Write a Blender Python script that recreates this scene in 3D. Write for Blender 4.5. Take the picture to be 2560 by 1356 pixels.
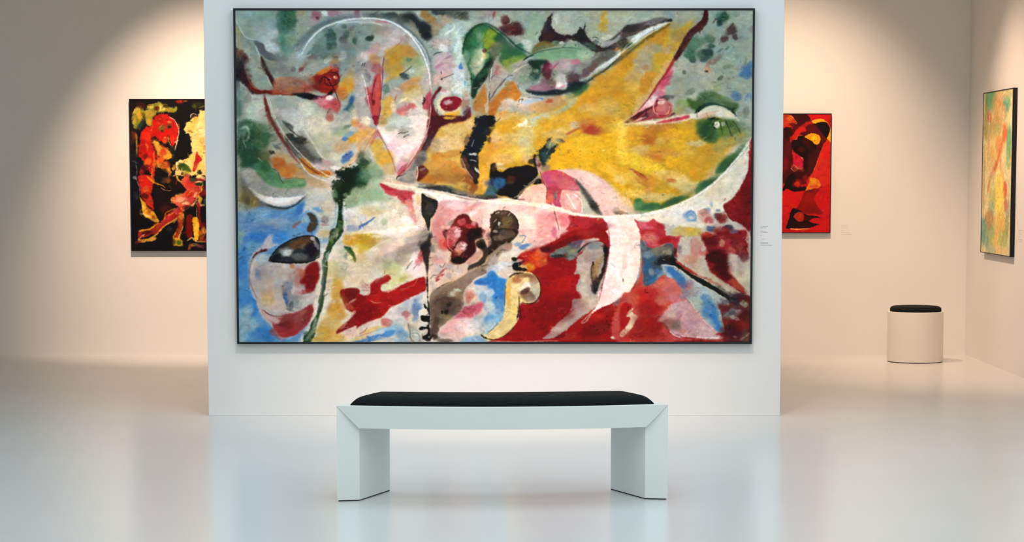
import bpy, bmesh, math, random
import numpy as np
from mathutils import Vector

for o in list(bpy.data.objects): bpy.data.objects.remove(o, do_unlink=True)
SC = bpy.context.scene
COL = SC.collection
R = math.radians

# ---------------------------------------------------------------- camera (2560 x 1356, shifted like a crop)
FPX, CX, CY, EYE, PITCH = 5600.0, 1300.0, 963.0, 1.45, 5.33
cam_d = bpy.data.cameras.new('camera')
cam_d.sensor_width = 36; cam_d.sensor_fit = 'HORIZONTAL'
cam_d.lens = 36*FPX/2560
cam_d.shift_x = -(CX-1280)/2560
cam_d.shift_y = (CY-678)/2560
cam_d.clip_end = 100
cam = bpy.data.objects.new('camera', cam_d); COL.objects.link(cam)
cam.location = (0, 0, EYE); cam.rotation_euler = (R(90-PITCH), 0, 0)
SC.camera = cam
SC.view_settings.view_transform = 'Standard'; SC.view_settings.look = 'None'
SC.view_settings.gamma = 1; SC.view_settings.use_curve_mapping = False
SC.view_settings.exposure = 0.0

# ---------------------------------------------------------------- light
world = bpy.data.worlds.new('world'); SC.world = world; world.use_nodes = True
world.node_tree.nodes['Background'].inputs[0].default_value = (0.8, 0.85, 0.9, 1)
world.node_tree.nodes['Background'].inputs[1].default_value = 0.0

def area(name, loc, rot, sx, sy, power, col, spread=180):
    d = bpy.data.lights.new(name, 'AREA'); d.shape = 'RECTANGLE'; d.size = sx; d.size_y = sy
    d.energy = power; d.color = col; d.spread = R(spread)
    o = bpy.data.objects.new(name, d); COL.objects.link(o); o.location = loc; o.rotation_euler = rot
    return o
def spot(name, loc, target, power, col, size, blend=1.0, rad=0.03):
    d = bpy.data.lights.new(name, 'SPOT'); d.energy = power; d.color = col
    d.spot_size = R(size); d.spot_blend = blend; d.shadow_soft_size = rad
    o = bpy.data.objects.new(name, d); COL.objects.link(o); o.location = loc
    o.rotation_euler = (Vector(target)-Vector(loc)).to_track_quat('-Z', 'Y').to_euler()
    return o
LIGHTS = [
 ('A', 'skylight', (0, 4.0, 4.15), (7, 9)),
 ('A', 'skylight', (0, 11.2, 4.15), (5, 2.6)),
 ('A', 'bay_ceiling_light', (0, 16.0, 4.15), (8, 3)),
 ('S', 'partition_spot', (-.75, 10.9, 4.0), (-.5, 13.5, .6), 50, .08),
 ('S', 'partition_spot', (.55, 10.9, 4.0), (.3, 13.5, .6), 50, .08),
 ('S', 'bay_spot', (-2.5, 15.9, 4.0), (-2.4, 18.2, 1.15), 54, .03),
 ('S', 'bay_spot', (2.0, 15.9, 4.0), (2.15, 18.2, 1.3), 56, .03),
 ('S', 'bay_spot', (1.6, 16.4, 4.0), (3.6, 16.5, .65), 60, .03),
 ('S', 'bay_spot', (2.7, 15.2, 4.0), (3.2, 17.6, .4), 44, .03),
]
POWER = [(270, 303, 307), (74, 91, 103), (18, 12, 5), (262, 208, 178), (308, 205, 145), (890, 622, 448), (492, 350, 245), (500, 338, 242), (110, 58, 32)]
for k_, (L_, P_) in enumerate(zip(LIGHTS, POWER)):
    mx = max(P_)
    if mx <= 0: continue
    c_ = tuple(p/mx for p in P_)
    if L_[0] == 'A': area(L_[1], L_[2], (0, 0, 0), L_[3][0], L_[3][1], mx, c_)
    else: spot(L_[1], L_[2], L_[3], mx, c_, L_[4], 1.0, L_[5])
# ---------------------------------------------------------------- paint engine
class Paint:
    """a small painter: soft-edged shapes and brush lines laid into a colour grid"""
    def __init__(s, x0, y0, x1, y1, step, base, seed=1):
        s.nx = int((x1-x0)/step)+1; s.ny = int((y1-y0)/step)+1
        s.xs = np.linspace(x0, x1, s.nx, dtype=np.float32)
        s.ys = np.linspace(y0, y1, s.ny, dtype=np.float32)
        s.x0, s.y0, s.step = x0, y0, (x1-x0)/(s.nx-1)
        s.X, s.Y = np.meshgrid(s.xs, s.ys)
        s.rs = np.random.RandomState(seed)
        s.fine = s.noise(3.0, 3.0)*0.6+s.noise(7, 5)*0.5
        s.mid = s.noise(16, 12)*0.7+s.noise(36, 28)*0.5
        s.brush = s.streak()
        s.C = np.empty((s.ny, s.nx, 3), np.float32); s.C[:] = s.col(base)
        s.o = (0.0, 0.0, 1.0)
    def noise(s, cx, cy):
        w = (s.xs[-1]-s.xs[0]); h = (s.ys[-1]-s.ys[0])
        gx, gy = int(w/cx)+4, int(h/cy)+4
        g = s.rs.rand(gy, gx).astype(np.float32)*2-1
        u = (s.xs-s.xs[0])/cx; v = (s.ys-s.ys[0])/cy
        iu = u.astype(int); iv = v.astype(int)
        fu = u-iu; fv = v-iv; fu = fu*fu*(3-2*fu); fv = (fv*fv*(3-2*fv))[:, None]
        a = g[iv][:, iu]; b = g[iv][:, iu+1]; c = g[iv+1][:, iu]; d = g[iv+1][:, iu+1]
        return (a*(1-fu)+b*fu)*(1-fv)+(c*(1-fu)+d*fu)*fv
    def streak(s):
        # short diagonal strokes: noise sampled along a slanted axis
        g = s.rs.rand(512, 512).astype(np.float32)*2-1
        def samp(px, py):
            iu = np.floor(px).astype(int); iv = np.floor(py).astype(int)
            fu = px-iu; fv = py-iv
            iu0 = iu % 512; iu1 = (iu+1) % 512; iv0 = iv % 512; iv1 = (iv+1) % 512
            return (g[iv0, iu0]*(1-fu)+g[iv0, iu1]*fu)*(1-fv)+(g[iv1, iu0]*(1-fu)+g[iv1, iu1]*fu)*fv
        wx = s.X+s.mid*10; wy = s.Y+s.mid*14
        a = (wx*0.8-wy*0.6); b = (wx*0.6+wy*0.8)
        return samp(a/14+500, b/3.2+500)*0.7+samp(a/5+900, b/5+300)*0.3
    @staticmethod
    def col(h):
        return np.array([int(h[i:i+2], 16)/255 for i in (0, 2, 4)], np.float32)
    def at(s, ox, oy, k=1.0): s.o = (ox, oy, k)
    def _p(s, pts):
        ox, oy, k = s.o
        a = np.array(pts, np.float32).reshape(-1, 2)
        return a*np.float32(k)+np.array([ox, oy], np.float32)
    @staticmethod
    def smooth(p, closed, n=4):
        m = len(p); out = []
        rng = range(m if closed else m-1)
        for i in rng:
            if closed: a, b, c, d = p[i-1], p[i], p[(i+1) % m], p[(i+2) % m]
            else: a, b, c, d = p[max(i-1, 0)], p[i], p[i+1], p[min(i+2, m-1)]
            for j in range(n):
                t = j/n
                out.append(0.5*((2*b)+(c-a)*t+(2*a-5*b+4*c-d)*t*t+(3*b-a-3*c+d)*t**3))
        if not closed: out.append(p[-1])
        return np.array(out, np.float32)
    def _box(s, lo, hi, pad):
        i0 = max(int((lo[0]-pad-s.x0)/s.step), 0); i1 = min(int((hi[0]+pad-s.x0)/s.step)+2, s.nx)
        j0 = max(int((lo[1]-pad-s.y0)/s.step), 0); j1 = min(int((hi[1]+pad-s.y0)/s.step)+2, s.ny)
        return (slice(j0, max(j1, j0)), slice(i0, max(i1, i0)))
    @staticmethod
    def _seg(X, Y, p, q):
        dx, dy = q-p; L = dx*dx+dy*dy+1e-9
        t = np.clip(((X-p[0])*dx+(Y-p[1])*dy)/L, 0, 1)
        return (X-p[0]-t*dx)**2+(Y-p[1]-t*dy)**2, t
    def _mix(s, b, m, color, dry):
        if dry: m = m*np.clip(0.5+(s.brush[b]*0.9+s.fine[b]*0.5)*dry+0.5*(1-dry), 0, 1)
        c = s.col(color); m = m[..., None]
        s.C[b] = s.C[b]*(1-m)+c*m
    def P(s, color, pts, soft=1.5, a=1.0, rag=1.5, dry=0.0, sharp=False):
        p = s._p(pts); soft = max(soft*s.o[2]*2.1, 0.9); rag = rag*1.05
        if not sharp: p = s.smooth(p, True)
        pad = soft+rag*2+2
        b = s._box(p.min(0), p.max(0), pad)
        X, Y = s.X[b], s.Y[b]
        if X.size == 0: return
        d2 = np.full(X.shape, 1e9, np.float32); ins = np.zeros(X.shape, bool)
        for i in range(len(p)):
            u, v = p[i-1], p[i]
            d2 = np.minimum(d2, s._seg(X, Y, u, v)[0])
            if u[1] != v[1]:
                ins ^= ((Y < u[1]) != (Y < v[1])) & (X < (v[0]-u[0])*(Y-u[1])/(v[1]-u[1])+u[0])
        d = np.sqrt(d2); d = np.where(ins, d, -d)+(s.fine[b]*0.8+s.brush[b]*0.7)*rag
        m = np.clip(d/(2*soft)+0.5, 0, 1); m = m*m*(3-2*m)*a
        s._mix(b, m, color, dry)
    def S(s, color, pts, w=2.0, w2=None, soft=0.8, a=1.0, rag=0.5, dry=0.0, taper=True):
        p = s._p(pts); k = s.o[2]*1.25; w *= k; soft = max(soft*k*1.3, 0.7)
        w2 = w if w2 is None else w2*k
        if len(p) > 2: p = s.smooth(p, False)
        pad = max(w, w2)+soft+rag*2+2
        b = s._box(p.min(0), p.max(0), pad)
        X, Y = s.X[b], s.Y[b]
        if X.size == 0: return
        n = len(p)-1; best = np.full(X.shape, -1e9, np.float32)
        for i in range(n):
            d2, t = s._seg(X, Y, p[i], p[i+1])
            f = (i+t)/n
            r = w+(w2-w)*f
            if taper: r = r*np.clip(np.minimum(f, 1-f)*7+0.25, 0, 1)
            best = np.maximum(best, r*0.5-np.sqrt(d2))
        d = best+(s.fine[b]*0.7+s.brush[b]*0.6)*rag
        m = np.clip(d/(2*soft)+0.5, 0, 1)*a
        s._mix(b, m, color, dry)
    def B(s, color, x, y, rx, ry=None, ang=0, a=1.0, k=1.3, dry=0.25):
        ry = rx if ry is None else ry
        ox, oy, sc = s.o
        x = x*sc+ox; y = y*sc+oy; rx *= sc; ry *= sc
        R = max(rx, ry)*1.65
        b = s._box((x-R, y-R), (x+R, y+R), 2)
        X, Y = s.X[b]+s.mid[b]*min(R*0.25, 7)+s.fine[b]*min(R*.12, 2), s.Y[b]+s.brush[b]*min(R*0.2, 4)
        if X.size == 0: return
        c, n = math.cos(math.radians(ang)), math.sin(math.radians(ang))
        u = ((X-x)*c+(Y-y)*n)/rx; v = (-(X-x)*n+(Y-y)*c)/ry
        r = np.sqrt(u*u+v*v)
        m = np.clip((1.42-r)*k, 0, 1); m = m*m*(3-2*m)*a
        s._mix(b, m, color, dry)
    def dabs(s, n, length=14, width=3.2, reach=9, dl=0.14, a=0.75, extra=(), minlum=0.0):
        """small brush touches dragging neighbouring colour about"""
        rs = s.rs
        for q in range(n):
            x = s.xs[0]+rs.rand()*(s.xs[-1]-s.xs[0]); y = s.ys[0]+rs.rand()*(s.ys[-1]-s.ys[0])
            if minlum and s.C[min(int((y-s.y0)/s.step), s.ny-1), min(int((x-s.x0)/s.step), s.nx-1)].mean() < minlum: continue
            px = x+rs.randn()*reach; py = y+rs.randn()*reach
            i = int(np.clip((px-s.x0)/s.step, 0, s.nx-1)); j = int(np.clip((py-s.y0)/s.step, 0, s.ny-1))
            c = s.C[j, i]*(1+rs.randn()*dl)
            if extra and rs.rand() < 0.45: c = s.col(extra[rs.randint(len(extra))])
            t = rs.randn()*0.7-0.6; L = length*(0.4+rs.rand()*0.9); w = width*(0.5+rs.rand()*0.8)
            dx, dy = math.cos(t)*L/2, math.sin(t)*L/2
            p = np.array([[x-dx, y-dy], [x+dx, y+dy]], np.float32)
            b = s._box(p.min(0), p.max(0), w+2); X, Y = s.X[b], s.Y[b]
            if X.size == 0: continue
            d2, f = s._seg(X, Y, p[0], p[1])
            m = np.clip((w*0.5*np.clip(np.minimum(f, 1-f)*5+0.3, 0, 1)-np.sqrt(d2)+s.fine[b]*0.8)/1.6+0.5, 0, 1)[..., None]*a*(0.4+0.6*rs.rand())
            s.C[b] = s.C[b]*(1-m)+np.clip(c, 0, 1)*m
    def finish(s, amt=0.05, warp=0.7, con=1.12, sat=0.97):
        # drag the wet paint about a little, then scumble it
        fx = s.noise(8, 6)*0.8+s.noise(3.2, 2.6)*0.6+s.brush*0.5
        fy = s.noise(8, 6)*0.8+s.noise(3.2, 2.6)*0.6-s.brush*0.7
        j, i = np.mgrid[0:s.ny, 0:s.nx].astype(np.float32)
        u = np.clip(i+fx*warp/s.step, 0, s.nx-1.01); v = np.clip(j+fy*warp/s.step, 0, s.ny-1.01)
        iu = u.astype(int); iv = v.astype(int); fu = (u-iu)[..., None]; fv = (v-iv)[..., None]
        A = s.C
        C = (A[iv, iu]*(1-fu)+A[iv, iu+1]*fu)*(1-fv)+(A[iv+1, iu]*(1-fu)+A[iv+1, iu+1]*fu)*fv
        lum = s.noise(60, 44)*0.35+s.noise(22, 15)*0.4+s.noise(10, 7)*0.6+s.brush*0.6+s.fine*0.7
        C = C*(1+lum[..., None]*amt*1.6)
        # thin dirty scumble and a few bright dry-brush touches
        d = np.clip((s.brush*0.8+s.noise(6, 4)*0.6-0.42)*3, 0, 1)*np.clip(s.noise(48, 36)*1.5+0.35, 0, 1)
        g = C.mean(-1, keepdims=True)
        C = C+(g*0.2-C*0.2)*d[..., None]-(d*amt*2.0)[..., None]
        e = np.clip((s.noise(7, 4)*0.7-s.brush*0.8-0.5)*3, 0, 1)*np.clip(s.noise(40, 30)*1.5+0.2, 0, 1)
        C = C+e[..., None]*amt*1.5
        h = s.noise(12, 9)+s.noise(30, 22); g = s.noise(15, 11)
        C[..., 0] += h*amt*0.4; C[..., 2] -= h*amt*0.45; C[..., 1] += g*amt*0.4
        Y = (C*np.array([0.3, 0.59, 0.11])).sum(-1, keepdims=True)
        C = 0.5+(Y-0.5)*con+(C-Y)*sat
        s.C = np.clip(C, 0.02, 1)
        return s.C
def paint_big(step=1.3):
    q = Paint(585, 19, 1888, 863, step, '99a295', 7)
    P, S, B = q.P, q.S, q.B
    def T(c, r): q.at((580, 900, 1220, 1550)[c], (10, 290, 570)[r], 1/4.52)
    def G(): q.at(0, 0, 1)
    G()
    # ---- broad fields
    P('bdb9ab', [600,215, 700,240, 900,300, 1060,330, 1000,440, 860,430, 720,420, 600,330], 20, rag=6)
    P('a49d8b', [600,330, 700,360, 860,440, 900,520, 780,560, 600,520], 18, rag=6)
    P('d8cab4', [830,430, 1070,480, 1075,860, 760,860, 700,600], 16, rag=5)
    P('5d94c4', [596,530, 840,500, 830,600, 700,640, 640,740, 800,830, 780,858, 596,858], 14, rag=6)
    P('c9981f', [1665,62, 1600,90, 1540,160, 1440,230, 1330,290, 1230,300, 1170,290, 1100,320, 1045,420, 1180,490, 1330,500, 1480,500, 1640,525, 1760,490, 1840,420, 1872,330, 1840,290, 1700,290, 1560,305, 1640,200, 1730,60], 8, rag=5)
    P('d9b090', [1070,490, 1330,500, 1410,530, 1400,600, 1280,650, 1180,700, 1110,730, 1074,700], 8, rag=3)
    P('dcc0bb', [1290,520, 1400,420, 1480,430, 1560,500, 1520,540, 1300,520], 6, rag=2)
    P('a02426', [1250,858, 1300,760, 1300,640, 1400,590, 1520,560, 1620,760, 1690,720, 1876,780, 1876,858], 6, rag=4)
    P('c6bda9', [1560,535, 1700,510, 1876,340, 1876,760, 1700,660, 1600,600], 6, rag=3)
    P('6f9fca', [1190,700, 1262,640, 1300,700, 1260,820, 1180,858, 1120,858, 1110,760], 10, rag=5)
    P('d6c3b4', [1110,760, 1180,690, 1230,740, 1215,820, 1160,858, 1080,858], 10, rag=5)
    # ================= tile 0,0
    T(0,0)
    B('9fb3aa', 250,180,230,140,0,.9); B('c4c4ca',380,320,130,110,0,.9); B('c9d6d2',420,480,70,120,-50,.9)
    B('8fae9d', 200,130,120,50,20,.6); B('7ba38d', 420,130,90,50,0,.6)
    B('a8a68f', 800,200,80,120,0,.7); B('b09560', 790,110,50,30,0,.7)
    B('1f5a38', 640,160,90,90); B('1c4d33', 640,250,85,70); B('2a5b46',560,240,40,100,0,.7)
    B('5f8c73', 620,430,90,150,0,.8); B('4c8468', 600,420,30,90,10,.7); B('7f9c85',700,420,60,140,10,.6)
    P('8f9d92', [60,240, 130,330, 200,410, 280,440, 330,520, 400,720, 470,900, 480,965, 300,960, 200,860, 160,720, 70,480], 10)
    B('b29a52', 80,320,30,90,-15,.8); B('d2b183',90,440,40,80,-20,.7); B('a7aa9c',250,640,80,160,-20,.8); B('788b80',260,560,30,120,-20,.5)
    B('8a7d57', 230,900,50,50,0,.6)
    S('dfe6e2',[60,190, 110,290, 170,380, 250,410, 330,420],14,6,4,.9)
    S('d8d9d0',[280,470, 330,600, 390,760, 440,880, 480,960],9,5,3,.9)
    P('66666c', [262,425, 370,455, 400,530, 500,590, 520,640, 440,640, 370,600, 310,520], 6)
    B('77776f', 560,620,110,50,20,.8); B('9b938a',600,720,140,60,0,.8); B('a3a49a',740,640,120,70,-40,.6)
    P('4d2729', [340,600, 380,640, 430,750, 520,900, 540,950, 490,960, 440,850, 360,720], 8)
    S('3c1d22',[360,640, 420,780, 470,900, 490,950],18,8,4,.8)
    P('47292c', [55,500, 120,560, 190,620, 150,660, 180,790, 240,900, 300,960, 330,1000, 240,1010, 170,920, 90,850, 55,700], 8)
    B('7d3b26',110,570,40,60,-40,.9); B('5a2f33',150,630,50,60,0,.8)
    B('15181f',95,720,40,90,0,.95); B('1d2226',80,830,30,50,0,.8); B('26262e',70,960,40,90,0,.5)
    P('7a2417', [200,850, 260,930, 330,965, 480,980, 620,1010, 760,1000, 700,1030, 480,1020, 300,1010, 220,950], 5)
    S('c99c78',[190,830, 240,920, 300,960, 380,975],7,5,3,.8)
    B('a3654e', 215,820,15,60,-15,.7)
    # red lips
    P('cb6b3f', [520,850, 720,830, 850,880, 900,950, 780,1010, 520,1010, 480,980], 12)
    B('d98152',600,870,90,40); B('c8442f',820,950,110,50,10,.9); B('b5331f',560,990,100,22,0,.8); B('dc8a2f',660,965,40,25,0,.8)
    B('b3401b',760,870,60,30,0,.5)
    P('8c2419', [880,860, 960,800, 1080,740, 1200,740, 1220,860, 1180,980, 1060,1000, 960,970, 900,920], 8)
    B('d9692a',1090,740,120,28,-25,.9); B('bd2a1a',1100,960,100,50,0,.9); B('e0801f',1050,760,70,25,-20,.8); B('cf3b2a',1180,720,50,60,0,.7)
    B('b56d4b',900,860,50,60,0,.7); B('c02c1c',1090,850,50,40,0,.9); B('e58250',1180,830,22,18); B('e2e0d0',1100,850,20,10); B('f0d9a0',1165,825,10,12)
    S('3a0f12',[1130,770, 1200,790, 1220,860, 1180,910, 1110,920, 1060,890, 1060,830],9,8,2,.9)
    S('2a0d10',[990,880, 1060,820, 1130,910, 1180,990, 1210,1080, 1235,1180],9,6,2,.9)
    B('0f0b0e',1100,855,16,14)
    P('1b1920', [690,1010, 850,1000, 960,1030, 1060,1040, 1150,960, 1130,1040, 1040,1075, 900,1080, 780,1050], 6)
    S('c9a58a',[930,1000, 980,1030, 1020,1030],6,4,2,.8)
    B('b8a28f',740,920,60,30,0,.3)
    # lower right of tile
    B('d4495b',1080,1110,120,70,10,.9); B('e08d92',1020,1100,80,40,0,.8); B('f4e9e2',1110,1060,40,25); B('c43a3f',1190,1150,50,80,0,.8); B('a3595a',1110,1250,40,70,10,.7)
    B('d9901c',1300,920,80,90,-30,.95); B('d06a1e',1250,1010,60,70,-30,.9); B('c99a4a',1360,820,50,80,20,.7); B('c7a882',1420,700,80,70,0,.7)
    P('2f5b8f',[1270,1190, 1320,1140, 1340,1060, 1400,1020, 1400,1080, 1350,1150, 1300,1200],10,.9)
    B('3f6b60',1370,1190,40,60,0,.6); B('e8c79c',1440,1250,90,70,0,.8)
    B('cfc6bd',1450,900,60,200,0,.7); B('d8cfc7',1500,960,40,150,0,.6)
    # head circle
    P('8d9b95', [760,600, 830,440, 960,310, 1130,230, 1400,190, 1537,190, 1537,620, 1350,700, 1180,700, 1000,700, 760,700], 24, .8)
    S('66747a',[700,520, 830,380, 980,260, 1150,190, 1350,160],26,20,12,.8)
    S('e6ecea',[760,610, 820,490, 910,370, 1000,300, 1130,245, 1300,215, 1537,210],14,8,6,.95)
    B('aab5c4',780,600,60,60,-50,.6); B('b9c3c4',870,490,50,120,40,.7)
    B('17402f',1100,330,70,55); B('1d4331',1140,420,50,90,0,.95); B('24402f',1110,480,35,40); B('3c6650',970,500,40,60,0,.7); B('5d7d6a',1020,440,80,90,0,.5)
    B('304139',1300,350,30,45,20,.9); B('453a38',1270,410,40,40,0,.8); B('17402f',1415,420,48,50,0,.95); B('5d3038',1360,290,35,22,-50,.8); B('1b3f30',1270,260,30,25,0,.6)
    B('9b8a8a',1390,280,70,60,0,.5); B('7f7573',1290,480,60,50,0,.6); B('5b6f66',1020,560,160,60,0,.5); B('445247',1080,590,60,40,0,.5)
    B('7c5554',920,600,60,35,0,.7); B('b77a4d',1180,620,80,60,0,.95); B('e8e9e6',1255,590,45,55,0,.85); B('d9d6cf',1090,640,60,30,-30,.7)
    B('7f8f8d',1430,560,110,60,0,.6); B('c9a9ac',1500,560,50,30,-30,.7)
    P('a63f4c',[770,760, 850,660, 860,690, 790,760],6,.8); B('7c4044',800,740,25,25,0,.8); B('7a595c',710,740,30,25,0,.7); B('8f8b7c',880,680,80,60,0,.6)
    B('7c6660',830,850,60,40,0,.5); B('9fa49c',960,720,90,50,-15,.6)
    P('b5ac9b',[690,800, 900,760, 880,830, 740,850],12,.5)
    # forehead top marks
    B('a75464',960,150,60,55,0,.85); B('c19aa0',930,220,60,40,0,.6); B('5c2c38',975,170,22,16,0,.8); B('b8707f',1150,110,70,45,0,.8); B('b04a60',1415,120,30,45,0,.9); B('a98f9a',1290,120,100,60,0,.5); B('dfe7e2',1050,110,30,50,-40,.8)
    # left lower: green and orange lashes
    B('88a094',110,1080,70,120,0,.8); B('3f6b58',80,1180,50,110,0,.7); B('77776f',200,1060,40,50,0,.6); B('c0cdb9',240,1200,120,70,-30,.8)
    P('b5602f',[370,1060, 410,1080, 440,1180, 480,1300, 500,1356, 440,1356, 400,1220],6,.8)
    P('8e3a3f',[390,1030, 420,1150, 460,1260, 520,1356, 560,1420, 500,1420, 430,1290, 390,1170],6)
    B('91968a',560,1120,140,70,0,.7); B('a9b29e',700,1110,60,60,0,.5); B('d6d6bd',850,1180,90,80,20,.8); B('bcb9c4',760,1230,70,60,0,.5); B('c5bfb8',560,1240,80,60,0,.5)
    S('e4ddd2',[400,1030, 440,1150, 480,1250, 540,1356],6,5,3,.7)
    # ================= tile 1,0
    T(1,0)
    B('b9a9a8',120,150,150,40,0,.6); B('5d5f55',160,140,60,26,0,.9); B('30403c',350,140,90,30,0,.95); B('3e4541',470,180,60,50,0,.8)
    B('8aa092',560,90,100,30,0,.7); B('c4cbb8',640,130,60,50,40,.7)
    P('33383a',[480,130, 600,110, 680,190, 760,210, 820,290, 800,400, 700,380, 660,300, 590,240, 500,200],14)
    B('282b2f',730,340,60,80,-20,.9); B('8a8063',590,250,30,60,-30,.8)
    B('a5702f',740,120,60,50,30,.95); B('a9783a',800,190,70,50,20,.9); B('ab8a66',870,260,70,50,0,.8); B('b39479',960,190,70,60,0,.8); B('8b7a5f',850,330,50,40,0,.7)
    B('2f3f3c',900,100,80,40,0,.95); B('535c4f',1060,120,110,50,0,.9); B('454f42',1170,150,60,50,10,.9); B('9fb09e',1290,130,60,50,0,.8); B('b3a097',1440,110,110,50,0,.7); B('9c4744',1510,140,14,40,0,.8)
    P('abbfb4',[880,380, 960,260, 1040,220, 1200,190, 1300,200, 1200,330, 1160,500, 1180,640, 1240,900, 1240,1040, 1050,900, 1060,560, 960,440],18)
    S('e3efe8',[960,350, 1050,290, 1070,250],18,8,6,.7); S('e6f1ec',[1080,340, 1150,260],14,8,6,.6); B('d5e8e6',1115,470,35,120,0,.7)
    # thin head dome
    P('aba29c',[0,230, 200,180, 350,220, 520,330, 640,450, 720,560, 780,720, 800,950, 760,1200, 700,1356, 0,1356],12)
    B('8fa69a',90,330,150,110,0,.8); B('a48f7d',290,300,110,70,0,.7); B('9a8878',490,430,90,50,-40,.7); B('c2a9ae',400,360,100,60,30,.5); B('c9b3b8',330,490,110,60,-30,.6)
    B('20352a',110,395,42,30,0,.95); B('2b3d33',140,380,25,25,0,.9)
    B('6f8f80',40,470,80,70,0,.6); B('cc98a0',110,560,90,35,-25,.8); B('d9d5cd',60,620,90,60,0,.6)
    B('c07b3c',165,640,60,70,0,.8); B('b98a83',180,500,60,60,-30,.6); B('a77e85',110,700,50,60,0,.7); B('a94a50',190,740,55,70,0,.8)
    S('16212a',[40,670, 30,705],8,5,2,.9); S('16212a',[62,665, 50,715],7,4,2,.8)
    B('5b626b',75,830,30,60,0,.8); B('bfb7ae',40,960,60,150,0,.7)
    P('c04347',[70,940, 130,960, 170,820, 230,790, 250,930, 240,1150, 200,1356, 170,1330, 110,1150],7)
    B('a93a3d',110,1060,30,80,10,.6); B('d77263',130,960,40,40,0,.7); B('d4503f',200,1100,28,160,5,.8); B('cf6a5a',200,900,30,60,0,.6)
    S('5a1d22',[190,830, 160,930, 140,1060, 160,1120],10,8,3,.7); B('571820',165,1110,18,34,0,.7)
    S('ece4dc',[30,790, 70,920, 100,1080, 120,1160],9,5,3,.8)
    S('5e1d2b',[262,700, 262,860, 240,1050, 232,1200, 205,1356],9,8,2,.9); S('b5556a',[470,430, 380,510, 290,590, 268,680, 265,800],10,8,3,.95); S('541c28',[275,600, 262,700],6,4,2,.8)
    S('c5c8cc',[275,820, 255,1000, 245,1150],14,10,6,.6)
    B('b88d2e',450,560,150,90,-10,.95); B('bb8a1f',390,700,110,120,0,.9); B('b07f33',570,550,110,60,25,.9); B('9aa052',600,660,110,60,0,.8); B('7c9a62',680,650,40,90,0,.6); B('a4ae84',640,770,110,80,0,.8); B('c89a2c',370,840,90,40,-20,.8)
    B('567563',565,630,35,25,0,.8); B('a3926c',300,650,20,120,0,.4)
    P('8f9a90',[290,900, 420,830, 560,770, 600,800, 480,880, 400,950, 300,1020, 255,1100],14,.9)
    B('2c4a4c',500,815,55,30,10,.9); S('2b2e35',[450,800, 520,760, 590,700],7,4,2,.9); B('4a6f66',300,950,40,50,0,.7); B('c7d4c3',590,760,35,20,0,.7)
    B('cb8a40',560,900,140,45,-25,.9); B('c78a1f',590,960,100,35,-20,.8); B('d29a2a',330,1120,70,70,-50,.9); B('d9a032',300,1220,60,80,0,.9)
    S('c5543f',[400,1090, 420,1020],14,8,5,.8)
    B('c7ae6e',600,1030,150,60,-20,.8); B('dccdb0',690,1120,110,80,0,.7); B('cf5a58',480,1210,70,50,20,.9); B('c84f50',570,1150,70,35,0,.9); B('e9c9ad',380,1160,30,70,0,.8); B('dd8d7c',510,1240,50,30,0,.7); B('e8d8a8',480,1090,60,15,-25,.7)
    B('d8c7c0',650,1230,110,60,0,.6); B('a3aea6',480,1330,80,60,0,.8); B('b9c2b3',600,1320,60,60,0,.6)
    P('b8404f',[740,1050, 805,960, 805,1100, 790,1180, 710,1170],7,.9); B('3a1620',715,1090,12,45,5,.9)
    S('eff3f4',[300,190, 450,250, 600,370, 700,480, 760,600, 790,740],12,14,3,.95); S('6b7576',[460,240, 610,350, 720,480, 780,590, 800,660],14,10,6,.8)
    P('b85a68',[180,200, 290,190, 360,225, 300,225, 190,220],6,.9); S('d9dfd9',[0,225, 150,220, 260,250],14,8,5,.8)
    S('a54a55',[765,740, 785,850, 800,960],8,6,2,.9); S('dfd3cc',[790,760, 805,900, 805,1000],8,8,3,.8)
    # neck between
    B('c3a7a5',930,450,110,60,0,.8); B('c4a0a6',950,640,120,90,-20,.85); B('c79a9f',980,740,110,60,-10,.8); B('d6a59b',900,850,120,60,-20,.8); B('cfbdbb',980,880,80,60,0,.6)
    B('dcdcd8',940,500,60,40,30,.8); B('b0718c',910,700,70,16,-25,.8); B('8e5f7c',1010,600,50,10,-30,.6)
    S('2b2130',[830,580, 870,555, 940,545],6,6,2,.9); S('2b2130',[915,760, 920,790],7,6,2,.9); S('2b2130',[920,840, 980,820, 1060,785],6,4,2,.9); B('2b2130',925,845,8,10)
    B('c0cad4',1120,800,70,120,0,.8); P('3f7cc0',[1110,725, 1140,660, 1160,730],6,.9); B('5f93c4',1185,900,12,30,0,.8); B('7fa6c8',1150,850,16,16,0,.6)
    B('dfe3e2',1110,960,90,60,0,.6); B('e8d0cd',960,1000,60,40,0,.7); B('bb6f79',950,975,35,18,0,.7)
    P('6e2328',[900,930, 920,950, 870,1020, 830,1100, 860,1210, 930,1270, 1060,1290, 1180,1260, 1240,1160, 1240,1290, 1100,1356, 800,1356, 800,1100, 850,990],7)
    P('cbbf9a',[880,1060, 960,1030, 1140,1050, 1170,1110, 1110,1240, 1010,1290, 930,1240, 870,1150],8)
    P('8e1a2a',[910,1110, 960,1050, 1070,1035, 1145,1070, 1140,1130, 1070,1190, 980,1200, 920,1160],4)
    B('c5a8a8',1000,1105,55,30,0,.9); B('6b1822',1020,1180,60,25,0,.7); P('e0a02a',[950,1230, 1060,1210, 1130,1190, 1090,1270, 1000,1285],6)
    B('8d6455',1190,1100,45,110,0,.8); B('5a2b33',1215,1220,35,50,0,.8); B('c2ae9c',1200,1010,45,60,0,.6)
    S('9aa39a',[1240,940, 1255,1060, 1250,1200],10,8,4,.8)
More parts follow.
